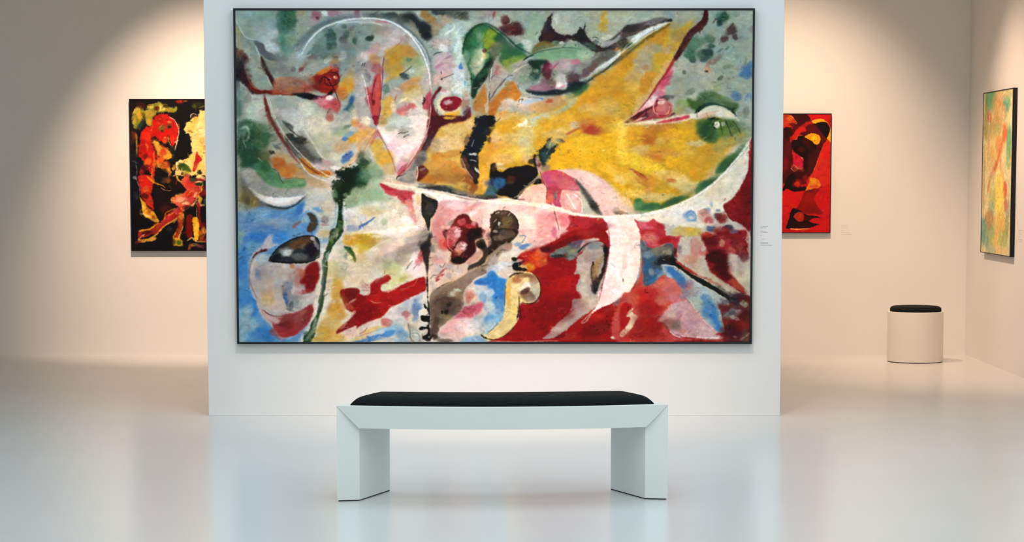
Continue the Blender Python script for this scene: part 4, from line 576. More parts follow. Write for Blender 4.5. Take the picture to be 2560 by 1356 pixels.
    P('d8c4b4',[0,1100, 200,1020, 260,1040, 340,1060, 390,1080, 280,1110, 150,1160, 0,1220],7,.9); P('c9625a',[250,1010, 330,1010, 385,1050, 330,1110, 260,1090],7,.85); P('dbb264',[60,1150, 180,1100, 260,1090, 300,1110, 160,1160, 40,1190],7,.9); S('a84a44',[0,1190, 60,1150, 90,1110],8,6,3,.8); S('b0504a',[0,1210, 150,1160, 300,1110],5,4,3,.7)
    B('5f9acb',420,1120,90,50,-10,.85); B('8fb4d0',300,1160,160,50,-10,.8); B('2f74c4',170,1230,150,30,-12,.95); B('2f74c4',340,1180,60,30,-20,.8); B('5090cc',480,1190,80,50,0,.8); B('a9b4b8',450,1060,90,50,0,.7); B('9fb0bc',300,1240,110,26,0,.6); B('5a90c0',480,1270,90,30,0,.6)
    P('a9a89c',[540,1060, 600,1100, 680,1160, 720,1290, 570,1290, 560,1180],8,.9); B('c0c4bc',640,1200,40,60,0,.8); S('4a4a44',[550,1060, 570,1150, 580,1230, 640,1290],8,6,4,.7); S('6a6a60',[600,1180, 650,1170, 680,1220, 670,1280],6,6,3,.7); B('c9ccc4',700,1080,40,50,0,.6); B('9a9a90',610,1110,50,40,0,.6)
    B('dcdccc',700,960,26,60,0,.5)
    P('171310',[755,560, 775,560, 775,800, 800,860, 800,1000, 790,1100, 810,1180, 800,1260, 740,1260, 710,1220, 770,1170, 760,1130, 690,1140, 680,1110, 770,1080, 780,1050, 700,1030, 700,980, 770,960, 760,900, 730,880, 730,840, 770,850],4); B('c9c8b4',755,850,14,36,0,.8); B('dcdcc8',745,1095,22,10,0,.9); B('e0dccc',770,970,20,9,-20,.8); B('cfcab8',725,1155,16,14,0,.8); B('e8e0cc',790,1215,16,8,-40,.8)
    P('d7b9a4',[800,260, 900,220, 1000,240, 1020,380, 1120,390, 1260,280, 1300,200, 1350,220, 1320,330, 1200,460, 1050,560, 880,650, 810,700, 780,640],8,.95); B('c8585a',930,100,80,80,-30,.85); B('d2504c',960,170,60,70,0,.8); B('e0908c',870,60,60,70,0,.6); B('9c8c80',860,170,50,80,0,.7); B('70706c',830,220,30,40,0,.7); B('c58a7c',840,330,40,40,0,.7); B('cf8a80',900,360,60,40,0,.7); B('a89c9c',1000,420,60,30,-20,.7); B('b0a8a4',880,440,60,40,0,.6); B('c04a44',910,480,60,16,-40,.85); B('b83a38',900,530,50,16,-30,.9); B('a82c2c',880,572,26,14,-30,.95); S('3a2a2a',[800,560, 830,520, 870,515],6,4,3,.7); S('6a2a2a',[905,400, 930,430, 970,370],6,4,3,.7); B('9a8aa0',1010,520,36,30,0,.6); S('5a1c20',[1100,440, 1120,400],8,5,3,.8); B('c7b4ac',1140,440,90,50,-30,.7)
    # heart lump lower
    P('571a1e',[960,0, 1390,0, 1380,70, 1300,120, 1310,230, 1240,320, 1150,390, 1060,380, 1030,310, 1040,260, 1000,230, 980,130],5); B('d87878',1050,80,70,110,10,.95); B('f0c8c0',1110,40,45,50,0,.95); B('b8303c',1010,160,45,60,0,.8); B('e2a09c',1140,200,65,60,-40,.95); B('f0d8d0',1180,190,30,35,0,.9); B('d08a5c',1100,260,50,36,0,.8); B('3a1420',1240,220,60,90,0,.9); B('1c1214',1120,350,90,36,-5,.9); B('1a1416',1290,60,90,50,-30,.9); B('7c1c20',1190,60,40,60,0,.6); S('1a0c10',[1110,130, 1060,220],14,10,4,.8); B('6a2420',1060,280,40,30,0,.7); S('e6b09c',[990,60, 1000,180, 1050,240],8,6,4,.6)
    P('2f2822',[1320,130, 1400,110, 1440,200, 1537,180, 1537,220, 1460,290, 1400,380, 1310,430, 1220,460, 1240,400, 1320,370, 1390,290, 1350,220, 1310,180],6,.9); P('c08a78',[1200,380, 1290,280, 1360,230, 1390,260, 1330,340, 1260,380],8,.9); B('c0907c',1430,60,40,70,0,.7); B('8c5c60',1460,90,20,60,0,.7); B('2a2220',1510,60,36,110,0,.8); B('17120f',1380,180,50,30,0,.8); B('8c7f74',1500,140,30,26,0,.5)
    P('8a7566',[1537,280, 1500,300, 1420,370, 1320,440, 1180,510, 1060,590, 870,670, 800,740, 790,860, 800,1000, 800,1150, 810,1200, 870,1230, 900,1120, 960,1080, 1040,1000, 1120,950, 1170,870, 1170,760, 1190,680, 1260,600, 1340,530, 1440,500, 1537,400],6); B('5c463a',900,900,110,180,20,.85); B('4a3a34',1040,860,110,110,0,.8); B('9a8270',1280,500,120,50,-30,.6); B('c8c0a8',1060,720,60,36,-10,.9); B('d8d4c4',1110,690,45,20,10,.85); B('8a6a50',1110,740,40,40,0,.8); B('211d1c',1010,850,34,26,0,.7); B('7a7a50',930,980,40,30,0,.6); B('14120f',930,935,14,20,0,.9); B('14120f',980,930,26,30,0,.7); B('8c7c50',1010,1000,60,30,0,.5); B('44342c',850,1100,40,110,0,.7); B('2a2420',850,1220,60,30,0,.7); S('2f2a22',[870,670, 960,620, 1040,590],6,5,3,.8); B('a89a50',1020,600,26,10,-30,.7); B('a8988c',820,640,26,60,0,.4)
    P('2f74c0',[1290,590, 1350,550, 1440,540, 1537,470, 1537,680, 1480,620, 1400,630, 1310,620],8,.95); S('e6cabc',[1250,630, 1300,570, 1380,530, 1460,480, 1537,400],12,9,5,.8); B('3060b0',1370,600,40,20,0,.6); B('b8c4cc',1350,700,70,60,0,.85); B('5f94c4',1420,780,80,60,0,.8); B('c0ccd4',1470,700,60,30,0,.6); B('4a8ac4',1510,760,40,90,0,.8); B('8fb0cc',1440,880,60,60,0,.7)
    B('d87468',1240,740,60,50,-40,.85); B('c85a5a',1220,790,30,40,0,.8); P('cc5a6a',[1180,880, 1260,860, 1360,820, 1400,850, 1370,920, 1290,1000, 1190,1010, 1060,1020, 1130,940],10,.95); B('c04052',1240,910,70,40,-20,.7); P('dfa2a2',[960,1090, 1060,1010, 1200,1000, 1290,1010, 1180,1100, 1100,1150, 1000,1200, 900,1180],12,.9); B('efd8d4',1200,1100,110,80,-20,.85); B('dca8a8',1100,1180,110,50,0,.7); B('e6c0b8',1080,1240,110,36,0,.7); B('8fb4c8',1380,1040,110,80,0,.75); B('4a8ccc',1480,1000,60,80,0,.7); B('d8ccd0',1280,1090,80,60,0,.6); B('6fa4c8',1270,1250,130,40,-5,.8); B('9abccc',1500,1100,50,50,0,.6)
    B('5a4a40',960,1260,80,24,0,.85); B('bca79c',980,1200,60,30,0,.5)
    P('c9c49c',[1390,1180, 1460,1180, 1537,1110, 1537,1280, 1440,1260, 1380,1220],6,.95); S('1c1614',[1370,1190, 1410,1225, 1480,1240, 1537,1245],12,12,4,.95); B('d8a860',1500,1190,30,20,0,.7)
    # ================= tile 2,2
    T(2,2)
    P('d9c6b0',[60,230, 200,140, 330,60, 520,20, 620,60, 560,170, 420,240, 330,300, 260,360, 280,460, 200,560, 60,480, 0,480, 0,420],8,.9)
    P('e2a8a0',[340,0, 860,0, 820,60, 740,130, 620,180, 560,190, 480,150, 400,60],8,.95); B('e88f94',640,60,110,60,0,.7); B('cf5a80',750,30,30,60,0,.8); B('f0c8c4',680,70,26,14,0,.8); B('efc8bc',470,70,70,60,0,.7)
    B('3f70b4',400,190,65,24,-25,.9); B('5f8cc0',340,170,50,24,0,.7); S('4a74ac',[350,70, 420,70, 400,120, 380,150],8,7,4,.8); B('c9ccd0',250,260,100,60,0,.5)
    P('6a5448',[0,160, 60,130, 150,120, 250,130, 270,180, 240,240, 140,280, 60,420, 0,440],8,.7); P('332820',[50,0, 330,0, 300,100, 200,170, 140,170, 90,220, 20,280, 0,280, 0,200, 40,160],5,.95); B('6a5a50',210,50,80,50,0,.8); B('b8a898',80,20,30,16,0,.7); B('8a7060',120,90,60,30,0,.7); B('b08a84',210,190,55,50,0,.85); B('a89890',50,340,60,60,-40,.9); S('1c1614',[0,280, 80,220, 160,160, 270,120],7,5,3,.8); S('3a302c',[90,300, 140,230, 200,230],6,5,3,.7); B('a08c80',10,430,40,50,0,.7)
    B('c8d0d4',160,420,100,60,-10,.8); B('a8bccc',60,460,60,60,0,.7); B('dcc0ae',230,500,60,50,0,.9); P('2f7cc8',[0,500, 60,470, 110,540, 200,570, 190,700, 180,860, 150,960, 60,980, 60,800, 40,700, 0,640],9,.95); B('b4c8d4',20,720,40,50,0,.9); B('6fa4d4',120,840,60,60,0,.6); B('c4d0d4',30,880,50,110,0,.85); B('8fb4cc',90,960,90,60,0,.85); B('4a8cc8',20,1020,40,60,0,.7); B('a8c0c8',40,1080,60,60,0,.8); B('1f4a80',95,770,10,16,0,.7)
    # big red
    P('a5161a',[330,330, 380,280, 520,240, 620,180, 740,130, 860,60, 1000,0, 1340,0, 1360,140, 1350,330, 1300,560, 1250,800, 1340,820, 1537,800, 1537,1290, 60,1290, 0,1290, 60,1240, 200,1200, 310,1060, 360,860, 560,760, 590,640, 520,500, 440,460, 400,400],5)
    B('8c1216',560,1060,130,90,0,.6); B('a01820',450,900,150,80,0,.5); B('c41c1c',850,620,150,110,0,.6); B('8a1418',850,380,110,50,0,.6); B('9a1414',700,560,110,80,0,.4); B('d8401c',520,340,110,80,10,.95); B('e08a1c',460,420,70,45,20,.95); B('e0601c',560,300,60,50,0,.7); B('d86a50',600,250,70,50,30,.8); B('b8261c',420,290,90,40,-20,.7); B('d8702c',600,380,60,40,0,.6); B('e8b060',640,340,16,20,0,.5)
    P('6c1216',[580,200, 720,170, 860,110, 960,70, 1060,60, 1000,120, 860,180, 740,240, 640,260],7,.8); S('cf8a80',[400,240, 520,200, 620,180, 720,130, 800,80],14,9,6,.7); B('a03a30',1120,40,110,40,0,.6); B('58141a',640,230,60,26,0,.9); B('7a1c1c',1280,60,60,60,0,.5)
    P('6f7c74',[690,290, 760,230, 880,180, 960,130, 1100,110, 1200,100, 1130,180, 1020,280, 960,330, 880,340, 870,270, 800,310, 720,320],6,.97,rag=3); B('4f6f90',1000,160,90,36,-15,.9); B('5c6c60',900,260,70,50,-30,.8); B('2a2c26',780,300,80,20,0,.9); B('8f9070',940,250,50,26,-30,.7); B('3a4a5c',900,160,36,20,0,.7); P('d9cabc',[1060,130, 1180,95, 1250,110, 1160,150, 1080,190, 1040,240],6,.9); S('14120f',[1010,260, 1080,180, 1160,140],16,9,4,.9)
    P('a8988c',[1000,320, 1060,250, 1120,170, 1220,130, 1300,160, 1330,240, 1330,400, 1300,560, 1260,700, 1250,800, 1180,900, 1060,980, 940,1080, 820,1180, 720,1230, 620,1230, 700,1160, 800,1040, 900,950, 940,870, 950,790, 1050,770, 1040,710, 990,690, 1000,620, 1030,510, 970,500, 990,440],4); B('6a7480',1190,170,80,50,-10,.8); B('c0a8a0',1080,420,70,80,0,.7); B('96807c',1130,330,60,60,0,.6); B('c9beaa',1100,650,70,150,0,.8); B('cbb8a8',1060,880,130,90,-40,.7); B('c8ac9c',800,1110,130,40,-35,.7); B('d0c4b4',1180,820,60,60,0,.6)
    P('2b241c',[1290,170, 1340,210, 1340,340, 1310,480, 1260,590, 1220,720, 1190,710, 1170,600, 1150,480, 1180,360, 1200,420, 1230,540, 1290,420, 1300,300],5,.95); B('a8804a',1210,440,32,110,10,.9); B('8f7c50',1270,350,26,60,15,.7); B('141414',1200,650,24,70,0,.8); B('1a1c1a',1310,240,26,70,0,.8)
    P('f4ddd6',[1340,0, 1600,0, 1600,700, 1537,720, 1450,800, 1330,860, 1240,900, 1160,950, 1180,910, 1240,830, 1280,640, 1320,480, 1360,240, 1360,100],4); B('eec4c4',1300,740,50,90,20,.8); B('f0ccc8',1370,600,50,90,10,.6); B('efd0c4',1510,520,30,110,0,.7); B('8a3020',1520,565,8,16,0,.9); S('a82a4c',[1350,0, 1362,120, 1350,330, 1310,520, 1250,800],7,7,3,.8); B('efc8bc',1490,640,60,60,0,.5)
    B('a83a30',1400,880,130,24,-25,.6); P('98706c',[1400,830, 1537,740, 1537,800, 1440,860],8,.85); S('cfa89a',[1170,940, 1100,1040, 1050,1060],14,8,5,.8); S('e0b8a4',[1050,1050, 1130,970, 1200,920],8,8,4,.8); B('701418',1200,1140,180,60,-15,.7); B('c22a20',1240,980,80,40,-20,.7); B('8c2c20',1270,1120,110,50,0,.5); B('b03a28',900,1210,90,40,-20,.6); B('5f1012',800,1210,60,26,-20,.5); P('ddcfb4',[1375,1220, 1430,1190, 1500,1140, 1537,1110, 1537,1170, 1470,1230, 1400,1240],5,.95); B('c81c1c',1460,1260,90,26,0,.7); B('8a1014',1380,960,90,60,0,.4)
    S('cdb8a0',[0,1265, 200,1270, 350,1275, 600,1262, 800,1262],10,8,5,.7)
    # horn
    P('d9bf7c',[195,640, 220,560, 270,510, 370,480, 470,480, 550,530, 590,620, 580,740, 520,820, 430,845, 370,830, 355,900, 340,1010, 280,1110, 200,1190, 120,1230, 0,1240, 0,1170, 80,1110, 160,1020, 190,880, 195,760],3.5); B('d8a040',225,740,30,140,0,.85); B('e0c890',330,640,80,60,0,.8); B('b0603c',320,570,60,36,-10,.85); B('7a4a34',400,510,110,30,5,.9); B('8a4a38',520,560,50,50,40,.7); B('f2e8e0',420,650,70,40,-30,.9); B('9c9c94',540,740,45,80,10,.9); B('b4a894',520,640,45,60,0,.8); B('6a4a44',440,740,80,50,20,.9); B('4a2c2c',420,690,55,28,-30,.95); B('8a7468',460,790,60,30,0,.8); B('e8cc60',290,960,40,90,20,.7); B('cbb070',170,1090,60,60,-40,.7); B('e0c88c',110,1170,80,30,-20,.7); B('c9b48c',40,1190,50,30,0,.6); B('dcb050',60,1200,14,26,20,.6)
    S('1c120f',[240,540, 300,500, 400,485],14,10,4,.8); S('1c120f',[200,620, 190,760, 190,860],6,5,3,.7); S('14100f',[500,495, 560,550, 590,640, 585,740, 530,820, 440,840, 380,820],8,8,3,.9); S('14100f',[350,750, 350,900, 325,1020],9,6,3,.85); S('3a2018',[290,1100, 220,1180, 140,1225],10,6,3,.85); S('20201a',[0,1170, 60,1120, 110,1060],5,4,2,.7); B('5a141c',370,940,26,70,0,.7); S('14100f',[0,1235, 60,1250, 130,1240],6,4,3,.6)
    P('d8b878',[290,470, 300,410, 400,400, 450,450, 420,480, 350,480],6,.8); P('17150f',[275,430, 290,380, 340,370, 400,350, 360,400, 340,420, 420,440, 440,465, 350,465, 300,460],4,.97); P('1a2016',[265,320, 300,310, 330,325, 330,350, 290,355],4,.97); S('5a1418',[335,310, 400,320],10,6,4,.8); B('e8c9b4',350,350,30,14,0,.6)
    # ================= tile 3,2
    T(3,2)
    P('f4ddd2',[0,0, 205,0, 215,100, 215,350, 180,550, 100,690, 0,760],4); B('efc0ac',30,390,26,140,10,.8); B('8a4020',25,570,8,20,0,.9); S('a83a30',[180,145, 155,180, 155,220],4,4,2,.8); B('f0d0c0',160,300,50,150,0,.5)
    P('c84a40',[0,770, 100,700, 180,600, 220,480, 235,300, 220,100, 240,90, 255,300, 260,620, 400,560, 480,510, 600,540, 680,680, 740,760, 700,860, 560,880, 470,980, 360,1020, 480,1040, 560,1180, 700,1220, 900,1240, 1050,1240, 1200,1200, 1480,1200, 1480,1290, 0,1290],7); P('b8181c',[0,870, 110,830, 120,920, 60,960, 130,980, 100,1080, 0,1160],7,.9); B('a81418',330,880,130,90,0,.85); B('c41c1c',260,740,150,80,-20,.7); B('d87a70',560,640,110,110,10,.85); B('d9808a',650,760,110,60,0,.85); B('d86a50',440,620,90,50,0,.7); B('d06a4c',130,780,70,60,-40,.6); B('cc7864',470,800,80,50,0,.6); B('8f1418',300,1100,180,100,0,.6); B('c02020',350,1040,110,50,0,.7); B('9a1c1c',300,1220,220,50,0,.6); B('c82420',60,1240,60,30,0,.6); B('7a1418',900,1265,260,20,0,.6)
    P('dac8a0',[0,1160, 60,1100, 110,1000, 60,970, 130,890, 140,950, 190,980, 150,1060, 110,1130, 40,1200, 0,1210],5,.95); S('e8b08a',[110,1240, 110,1280],5,4,2,.6); S('e8b08a',[150,1250, 150,1285],5,4,2,.6)
    # red hand tip
    P('c4303c',[215,0, 480,0, 500,80, 590,90, 660,55, 680,90, 650,150, 630,260, 650,320, 600,290, 580,170, 500,150, 420,190, 330,210, 290,180, 250,100],5); B('dd8078',330,90,80,60,0,.8); B('d8606c',380,160,70,30,0,.7); B('a8141c',500,120,90,36,-20,.8); B('b89a50',350,90,26,18,0,.6)
    P('4a5560',[225,120, 300,190, 400,210, 520,150, 580,170, 600,290, 620,380, 560,380, 450,400, 470,440, 400,520, 380,580, 260,630, 250,400],7,.97); B('7a7460',450,240,130,50,-10,.9); B('a09888',520,250,60,26,0,.7); B('1c1c18',500,350,110,50,0,.9); B('16170f',580,300,30,90,0,.8); B('2f6090',300,330,50,80,0,.7); B('2a68a0',300,430,60,60,0,.8); B('2f6c98',330,560,80,50,-20,.85); B('8f9a94',350,480,30,40,0,.7); B('8aa0a8',300,280,50,40,0,.6); B('6a7480',260,180,36,60,0,.8); B('4a78b0',430,480,50,40,0,.7)
    # beige/ mottled field right
    P('c0ae9a',[700,80, 900,60, 960,200, 900,300, 1000,480, 1100,560, 1300,620, 1480,720, 1480,790, 1300,720, 1100,620, 900,520, 760,430, 640,350, 650,200],8,.95); B('c4bca4',740,130,90,80,0,.8); B('c7a840',800,30,120,46,0,.9); B('c8b26c',650,30,90,36,0,.8); B('c87c70',840,210,80,110,0,.85); B('c9846a',760,340,80,50,0,.9); B('b88a6c',860,400,60,60,0,.7); B('c0b49c',920,400,70,90,0,.9); B('6a6a80',660,220,36,46,0,.8); B('c6c0b0',720,220,50,60,0,.8); B('cfa48c',700,310,60,24,30,.6); B('b4a89c',1000,500,90,50,30,.7); B('c2b49c',1350,560,120,110,0,.9); B('b0a490',1420,650,60,80,0,.7); B('c8b0a4',1250,350,90,110,0,.85); B('a8a094',1060,600,60,26,30,.6); B('c0b8a4',1160,620,80,30,30,.7)
    P('8c1c20',[910,60, 1060,60, 1100,20, 1300,0, 1420,30, 1440,260, 1380,360, 1300,280, 1200,280, 1190,380, 1230,480, 1300,570, 1400,700, 1370,730, 1200,640, 1060,530, 990,440, 950,300, 960,210, 920,130],8,.97); B('b8303a',1200,180,140,60,0,.8); B('a8323a',1120,110,110,50,0,.6); B('3c0c14',1080,310,100,80,10,.9); B('470e14',1130,430,90,90,20,.9); B('a82424',1370,90,60,80,0,.85); B('57161c',1010,110,80,60,0,.8); B('c03a28',980,65,60,22,0,.8); B('7a2c34',1280,150,40,60,0,.7); B('d0a070',1130,150,30,40,0,.8); B('c8786c',1230,230,60,36,0,.6); B('c45a50',940,260,60,26,0,.8); B('b04a34',1290,620,110,36,40,.85); B('7a3a44',1390,310,40,50,0,.7); B('c28078',1230,460,40,50,0,.6); B('6f7090',1270,20,40,26,0,.7); B('4a4f70',1010,5,30,20,0,.7); B('c8b8a8',1440,90,26,90,0,.7); B('b8a490',1450,300,24,140,0,.7); B('4a1418',1170,520,60,40,30,.7)
    P('b8b094',[1000,480, 1120,560, 1260,650, 1400,750, 1300,720, 1100,620, 960,560],6,.8); P('a8241c',[610,340, 700,400, 800,460, 900,540, 860,520, 720,470, 640,420],6,.9); B('c05a50',1000,570,110,14,30,.7)
    # blue-gray triangle
    P('9fb0b0',[470,400, 600,410, 700,490, 820,580, 1000,670, 1130,750, 1220,810, 1160,860, 1110,850, 1130,960, 1150,1050, 1165,1150, 1090,1160, 960,1040, 860,930, 760,800, 680,680, 620,560, 540,540, 490,480],5); B('2f6cb0',600,500,130,50,40,.95); B('2f6cac',690,600,50,70,-20,.9); B('6a8ca0',720,720,50,60,0,.7); B('8f7c9c',780,600,60,40,0,.8); B('c07060',760,655,26,20,0,.7); B('a8b8b4',950,700,150,70,30,.8); B('3a80c4',990,900,85,150,-25,.95); B('2f78c4',1070,1040,60,120,-30,.95); B('5a90c0',960,800,60,60,0,.7); B('a8b4a8',860,830,60,90,-30,.7); B('b0bcb4',1110,760,90,40,30,.7); B('a8bcb8',1000,1060,60,80,-35,.6)
    P('c99aa0',[560,850, 700,800, 760,800, 860,930, 960,1040, 1090,1160, 1110,1220, 980,1240, 820,1210, 700,1200, 600,1180, 540,1130, 500,1060, 420,1030, 480,940],8,.97); B('c8b4a0',600,930,90,50,-30,.8); B('c9ac9c',540,990,90,30,-20,.7); B('8a5c54',560,1060,80,60,0,.8); B('78685f',640,1080,60,60,0,.8); B('c07060',700,1150,40,30,0,.7); B('d0a8ac',950,1150,130,60,20,.7); B('a87888',660,960,50,30,-30,.6); B('b08084',820,1110,60,90,0,.5); S('e8d8c0',[780,800, 850,920, 960,1050, 1060,1140],8,8,5,.7); S('f0e4d8',[550,1150, 600,1190, 680,1220],12,7,4,.9); S('e8dcd4',[660,1200, 900,1220, 1090,1225, 1160,1225],8,16,5,.85); B('f0e8e0',1130,1225,40,13,0,.9); B('a82a3c',1130,1185,50,16,0,.8)
    P('5e2c2e',[1230,780, 1300,720, 1480,790, 1480,1230, 1380,1280, 1180,1280, 1150,1220, 1180,1100, 1140,960, 1200,900],8,.9); B('3c2430',1200,800,60,30,10,.6); B('3a2a34',1310,780,90,60,30,.85); B('5c1c20',1400,780,90,40,20,.7); B('7c8c90',1240,950,90,60,0,.85); B('c0bca8',1290,1000,50,22,30,.8); B('5c2c38',1150,870,60,50,20,.9); B('c8b8a4',1320,920,36,22,0,.7); B('a8a890',1390,840,40,30,30,.7); B('9a2c1c',1350,1090,100,60,10,.8); B('8a2420',1200,1030,60,40,0,.7); B('4c1c28',1250,1150,110,90,0,.8); B('3c4050',1240,940,40,30,0,.6); B('8c2420',1180,1230,60,30,0,.7); B('6a4c40',1420,1220,60,90,0,.8); B('4a2c2c',1410,960,70,60,0,.6); B('c07860',1290,1210,22,14,0,.6); S('b09a88',[1340,1250, 1420,1190, 1460,1150],10,6,4,.6)
    P('1c1e1c',[590,300, 620,370, 700,430, 800,500, 920,560, 1060,640, 1200,730, 1320,790, 1260,800, 1200,790, 1060,700, 900,610, 780,530, 680,460, 600,410, 470,400, 560,380],4,.97); B('4a4a3c',1130,680,100,20,33,.7); B('4a3c48',1260,770,90,26,30,.6); S('efe4d8',[450,400, 540,400, 620,420],8,8,3,.95); S('dcc8b8',[620,425, 700,480, 800,560, 900,620, 1050,700, 1180,790],9,6,4,.8)
    G()
    # second sitting: shadows and greys pulled over the first paint
    for c, x, y, rx, ry, an, al in (
        ('7f9a8b',640,60,60,22,0,.5), ('7c8f84',600,120,14,60,0,.4), ('6d6a62',700,175,42,16,15,.6), ('7a736a',735,205,40,14,-5,.55), ('5f7268',830,135,60,16,-5,.5), ('6a6f6a',880,165,34,22,0,.5),
        ('4a544c',950,42,34,10,5,.7), ('5a5a4a',1000,52,24,14,20,.6), ('7d8a7e',800,100,36,40,-40,.4), ('5f7a6a',605,280,14,50,0,.55), ('4a6a58',625,360,24,34,0,.5), ('6f7468',700,330,26,50,-30,.5),
        ('6b6a60',760,370,30,36,-35,.5), ('8a8c80',640,470,40,18,10,.5), ('6a5c3c',625,495,14,28,0,.6), ('b07a30',760,430,30,12,20,.5), ('7a8a90',690,560,60,16,0,.35), ('6f86a0',640,560,30,20,0,.4),
        ('a34a34',720,225,40,10,5,.5), ('7a1c18',800,222,34,8,5,.6), ('4c2420',620,190,14,24,-20,.6), ('5a4a44',1010,330,14,14,0,.4), ('6a4a3a',1080,360,20,20,-30,.4),
        ('8a7a5c',1040,395,30,14,0,.5), ('9c6a28',1100,430,50,14,0,.5), ('8a5a24',1150,450,30,14,20,.6), ('6f5a2c',1160,470,20,8,10,.5),
        ('5a6a5c',1270,110,26,16,40,.5), ('7a8f7c',1340,60,30,24,0,.4), ('6a7a70',1330,190,20,20,0,.5), ('5c5058',1440,175,26,14,-30,.5), ('4a4a48',1500,130,30,10,-25,.6), ('a8803a',1560,120,20,24,-40,.5),
        ('9a8f6c',1610,150,24,26,-40,.5), ('a87a2c',1470,290,34,12,-10,.4), ('8a8a78',1680,240,20,20,0,.5), ('7a8274',1720,200,30,20,0,.45), ('5f7a66',1730,130,26,22,0,.5), ('7f8f80',1800,180,24,40,0,.4),
        ('6f7f6c',1850,290,12,30,0,.5), ('5c7a4c',1800,330,30,16,0,.5), ('b88a24',1740,400,40,20,0,.4), ('b0702c',1640,330,30,10,0,.5), ('c09030',1580,370,30,12,0,.4),
        ('b98a8a',1180,500,30,12,0,.4), ('c48a80',1100,560,16,30,0,.5), ('a88a80',1260,520,14,12,0,.4), ('7a1a1c',1500,560,30,10,0,.5), ('8c1418',1450,600,30,12,-20,.5), ('7e1216',1380,780,50,30,0,.5),
        ('8a1418',1330,830,60,12,0,.5), ('901a1a',1600,830,60,12,0,.5), ('a07a70',1480,700,14,30,10,.4), ('7a1c20',1850,800,20,30,0,.5), ('8a7a6c',1850,650,12,40,0,.5),
        ('8a8078',990,640,50,14,-10,.5), ('a08c7c',960,600,40,12,-10,.4), ('c8a04a',900,640,20,16,0,.4), ('c08a2c',850,760,20,30,0,.5), ('8a8f98',1020,770,30,16,-20,.4), ('7a6a5c',1160,750,26,30,20,.4),
        ('a86a60',700,720,20,16,0,.35), ('9a8f88',680,680,30,22,0,.4), ('8a3a3c',730,790,30,12,0,.5), ('6f9cc0',620,700,14,60,0,.3)):
        B(c, x, y, rx, ry, an, al, dry=.7)
    for c, x, y, rx, ry, an, al in (
        ('728c7e',700,55,70,20,0,.5), ('6c8478',830,105,75,42,0,.5), ('7c9284',640,85,36,24,0,.4), ('738c7d',1790,110,80,50,0,.4), ('7d907f',1800,225,60,44,0,.4), ('5a6e60',900,75,50,18,0,.45),
        ('2f5a3f',635,372,46,40,0,.5), ('34503c',660,330,30,30,0,.4), ('557a66',1400,125,70,18,-5,.5), ('46584e',1380,190,46,18,0,.45), ('5c7060',1500,150,40,14,-30,.45), ('84766c',735,215,50,18,0,.5),
        ('2f6a42',1185,120,16,34,0,.6), ('335c3a',1280,120,30,16,30,.5), ('a87c22',1380,260,60,14,-20,.4), ('b98420',1560,200,40,20,-40,.4), ('b8801c',1480,250,50,16,-20,.4), ('8f6a2c',1120,440,40,14,0,.4),
        ('c7c8ba',735,290,44,18,0,.4), ('d9d3c0',760,310,30,14,0,.4), ('3f84c0',612,690,14,80,0,.5), ('3878ba',640,560,24,14,0,.4), ('b08a80',650,690,30,20,0,.3), ('8b1a1e',650,760,1,1,0,.1),
        ('8a2a2e',740,815,26,18,0,.5), ('6f1418',1400,700,1,1,0,.1), ('7c1216',1400,760,60,34,0,.45), ('8a1418',1620,800,40,24,0,.5), ('54181e',1800,640,16,26,20,.5), ('a84a4c',1700,720,40,20,0,.4)):
        B(c, x, y, rx, ry, an, al, dry=.6)
    dome = [758,135, 775,105, 810,72, 860,54, 920,48, 975,56, 1020,84, 1052,125, 1070,170, 1077,220]
    S('59686a', [v-(6 if k % 2 else (6 if v < 900 else -5)) for k, v in enumerate(dome)], 9, 7, 4, .55)
    S('f0f2f0', dome, 2.6, 3.2, 1, .85)
    S('b9c4c2', [v+(6 if k % 2 else (6 if v < 900 else -5)) for k, v in enumerate(dome)], 6, 5, 4, .4)
    S('17392a', [1156,135, 1163,98, 1185,70, 1208,61, 1232,68, 1262,90, 1295,120, 1325,134], 3, 3, 1.5, .8)
    S('1a2a2c', [1315,224, 1350,233, 1400,231, 1450,208, 1500,178, 1550,145, 1610,98, 1668,62], 5, 3, 3, .75)
    S('e9ece6', [1480,178, 1540,138, 1600,95, 1660,62], 3, 2, 1.2, .7)
    S('5a2a2c', [664,238, 678,290, 712,350, 765,408, 800,432], 5, 2.5, 1.5, .7)
    S('e6ddd0', [676,245, 690,290, 722,345, 775,403, 820,436, 840,440], 2, 2, 1, .7)
    S('6c665e', [604,430, 616,462, 650,498, 700,516, 745,502, 772,486], 7, 4, 5, .5)
    S('3c4440', [608,220, 640,232, 680,236], 5, 3, 3, .4)
    S('e0ddd6', [832,640, 830,700, 820,760, 796,810, 770,846], 7, 5, 3, .55)
    S('dfdcd4', [806,610, 812,660, 808,720, 795,780], 5, 5, 3, .4)
    S('8f3238', [1066,240, 1074,290, 1060,350, 1030,400, 1004,432], 5, 3, 2.5, .6)
    S('f0dfc6', [1078,260, 1070,320, 1046,370, 1014,420], 1.8, 1.8, .8, .7)
    S('46464c', [1082,330, 1060,380, 1030,420], 9, 5, 5, .45)
    S('7f8f86', [1160,140, 1166,190, 1176,240, 1178,270], 5, 3, 3, .5)
    S('faf4ea', [1558,534, 1620,530, 1700,505, 1780,452, 1840,388, 1874,338], 3, 2.4, 1, .85)
    S('f6ead8', [962,452, 1040,466, 1110,478, 1200,496, 1320,508, 1400,524, 1480,536, 1560,538], 3, 3, 1, .75)
    S('2a2e34', [1050,458, 1110,466, 1180,484, 1250,490], 4, 5, 3, .6)
    S('8f6a2a', [1700,300, 1640,312, 1600,306], 5, 4, 3, .4)
    S('4f6f4a', [1590,520, 1660,508, 1740,470, 1800,420, 1850,360], 6, 6, 4, .45)
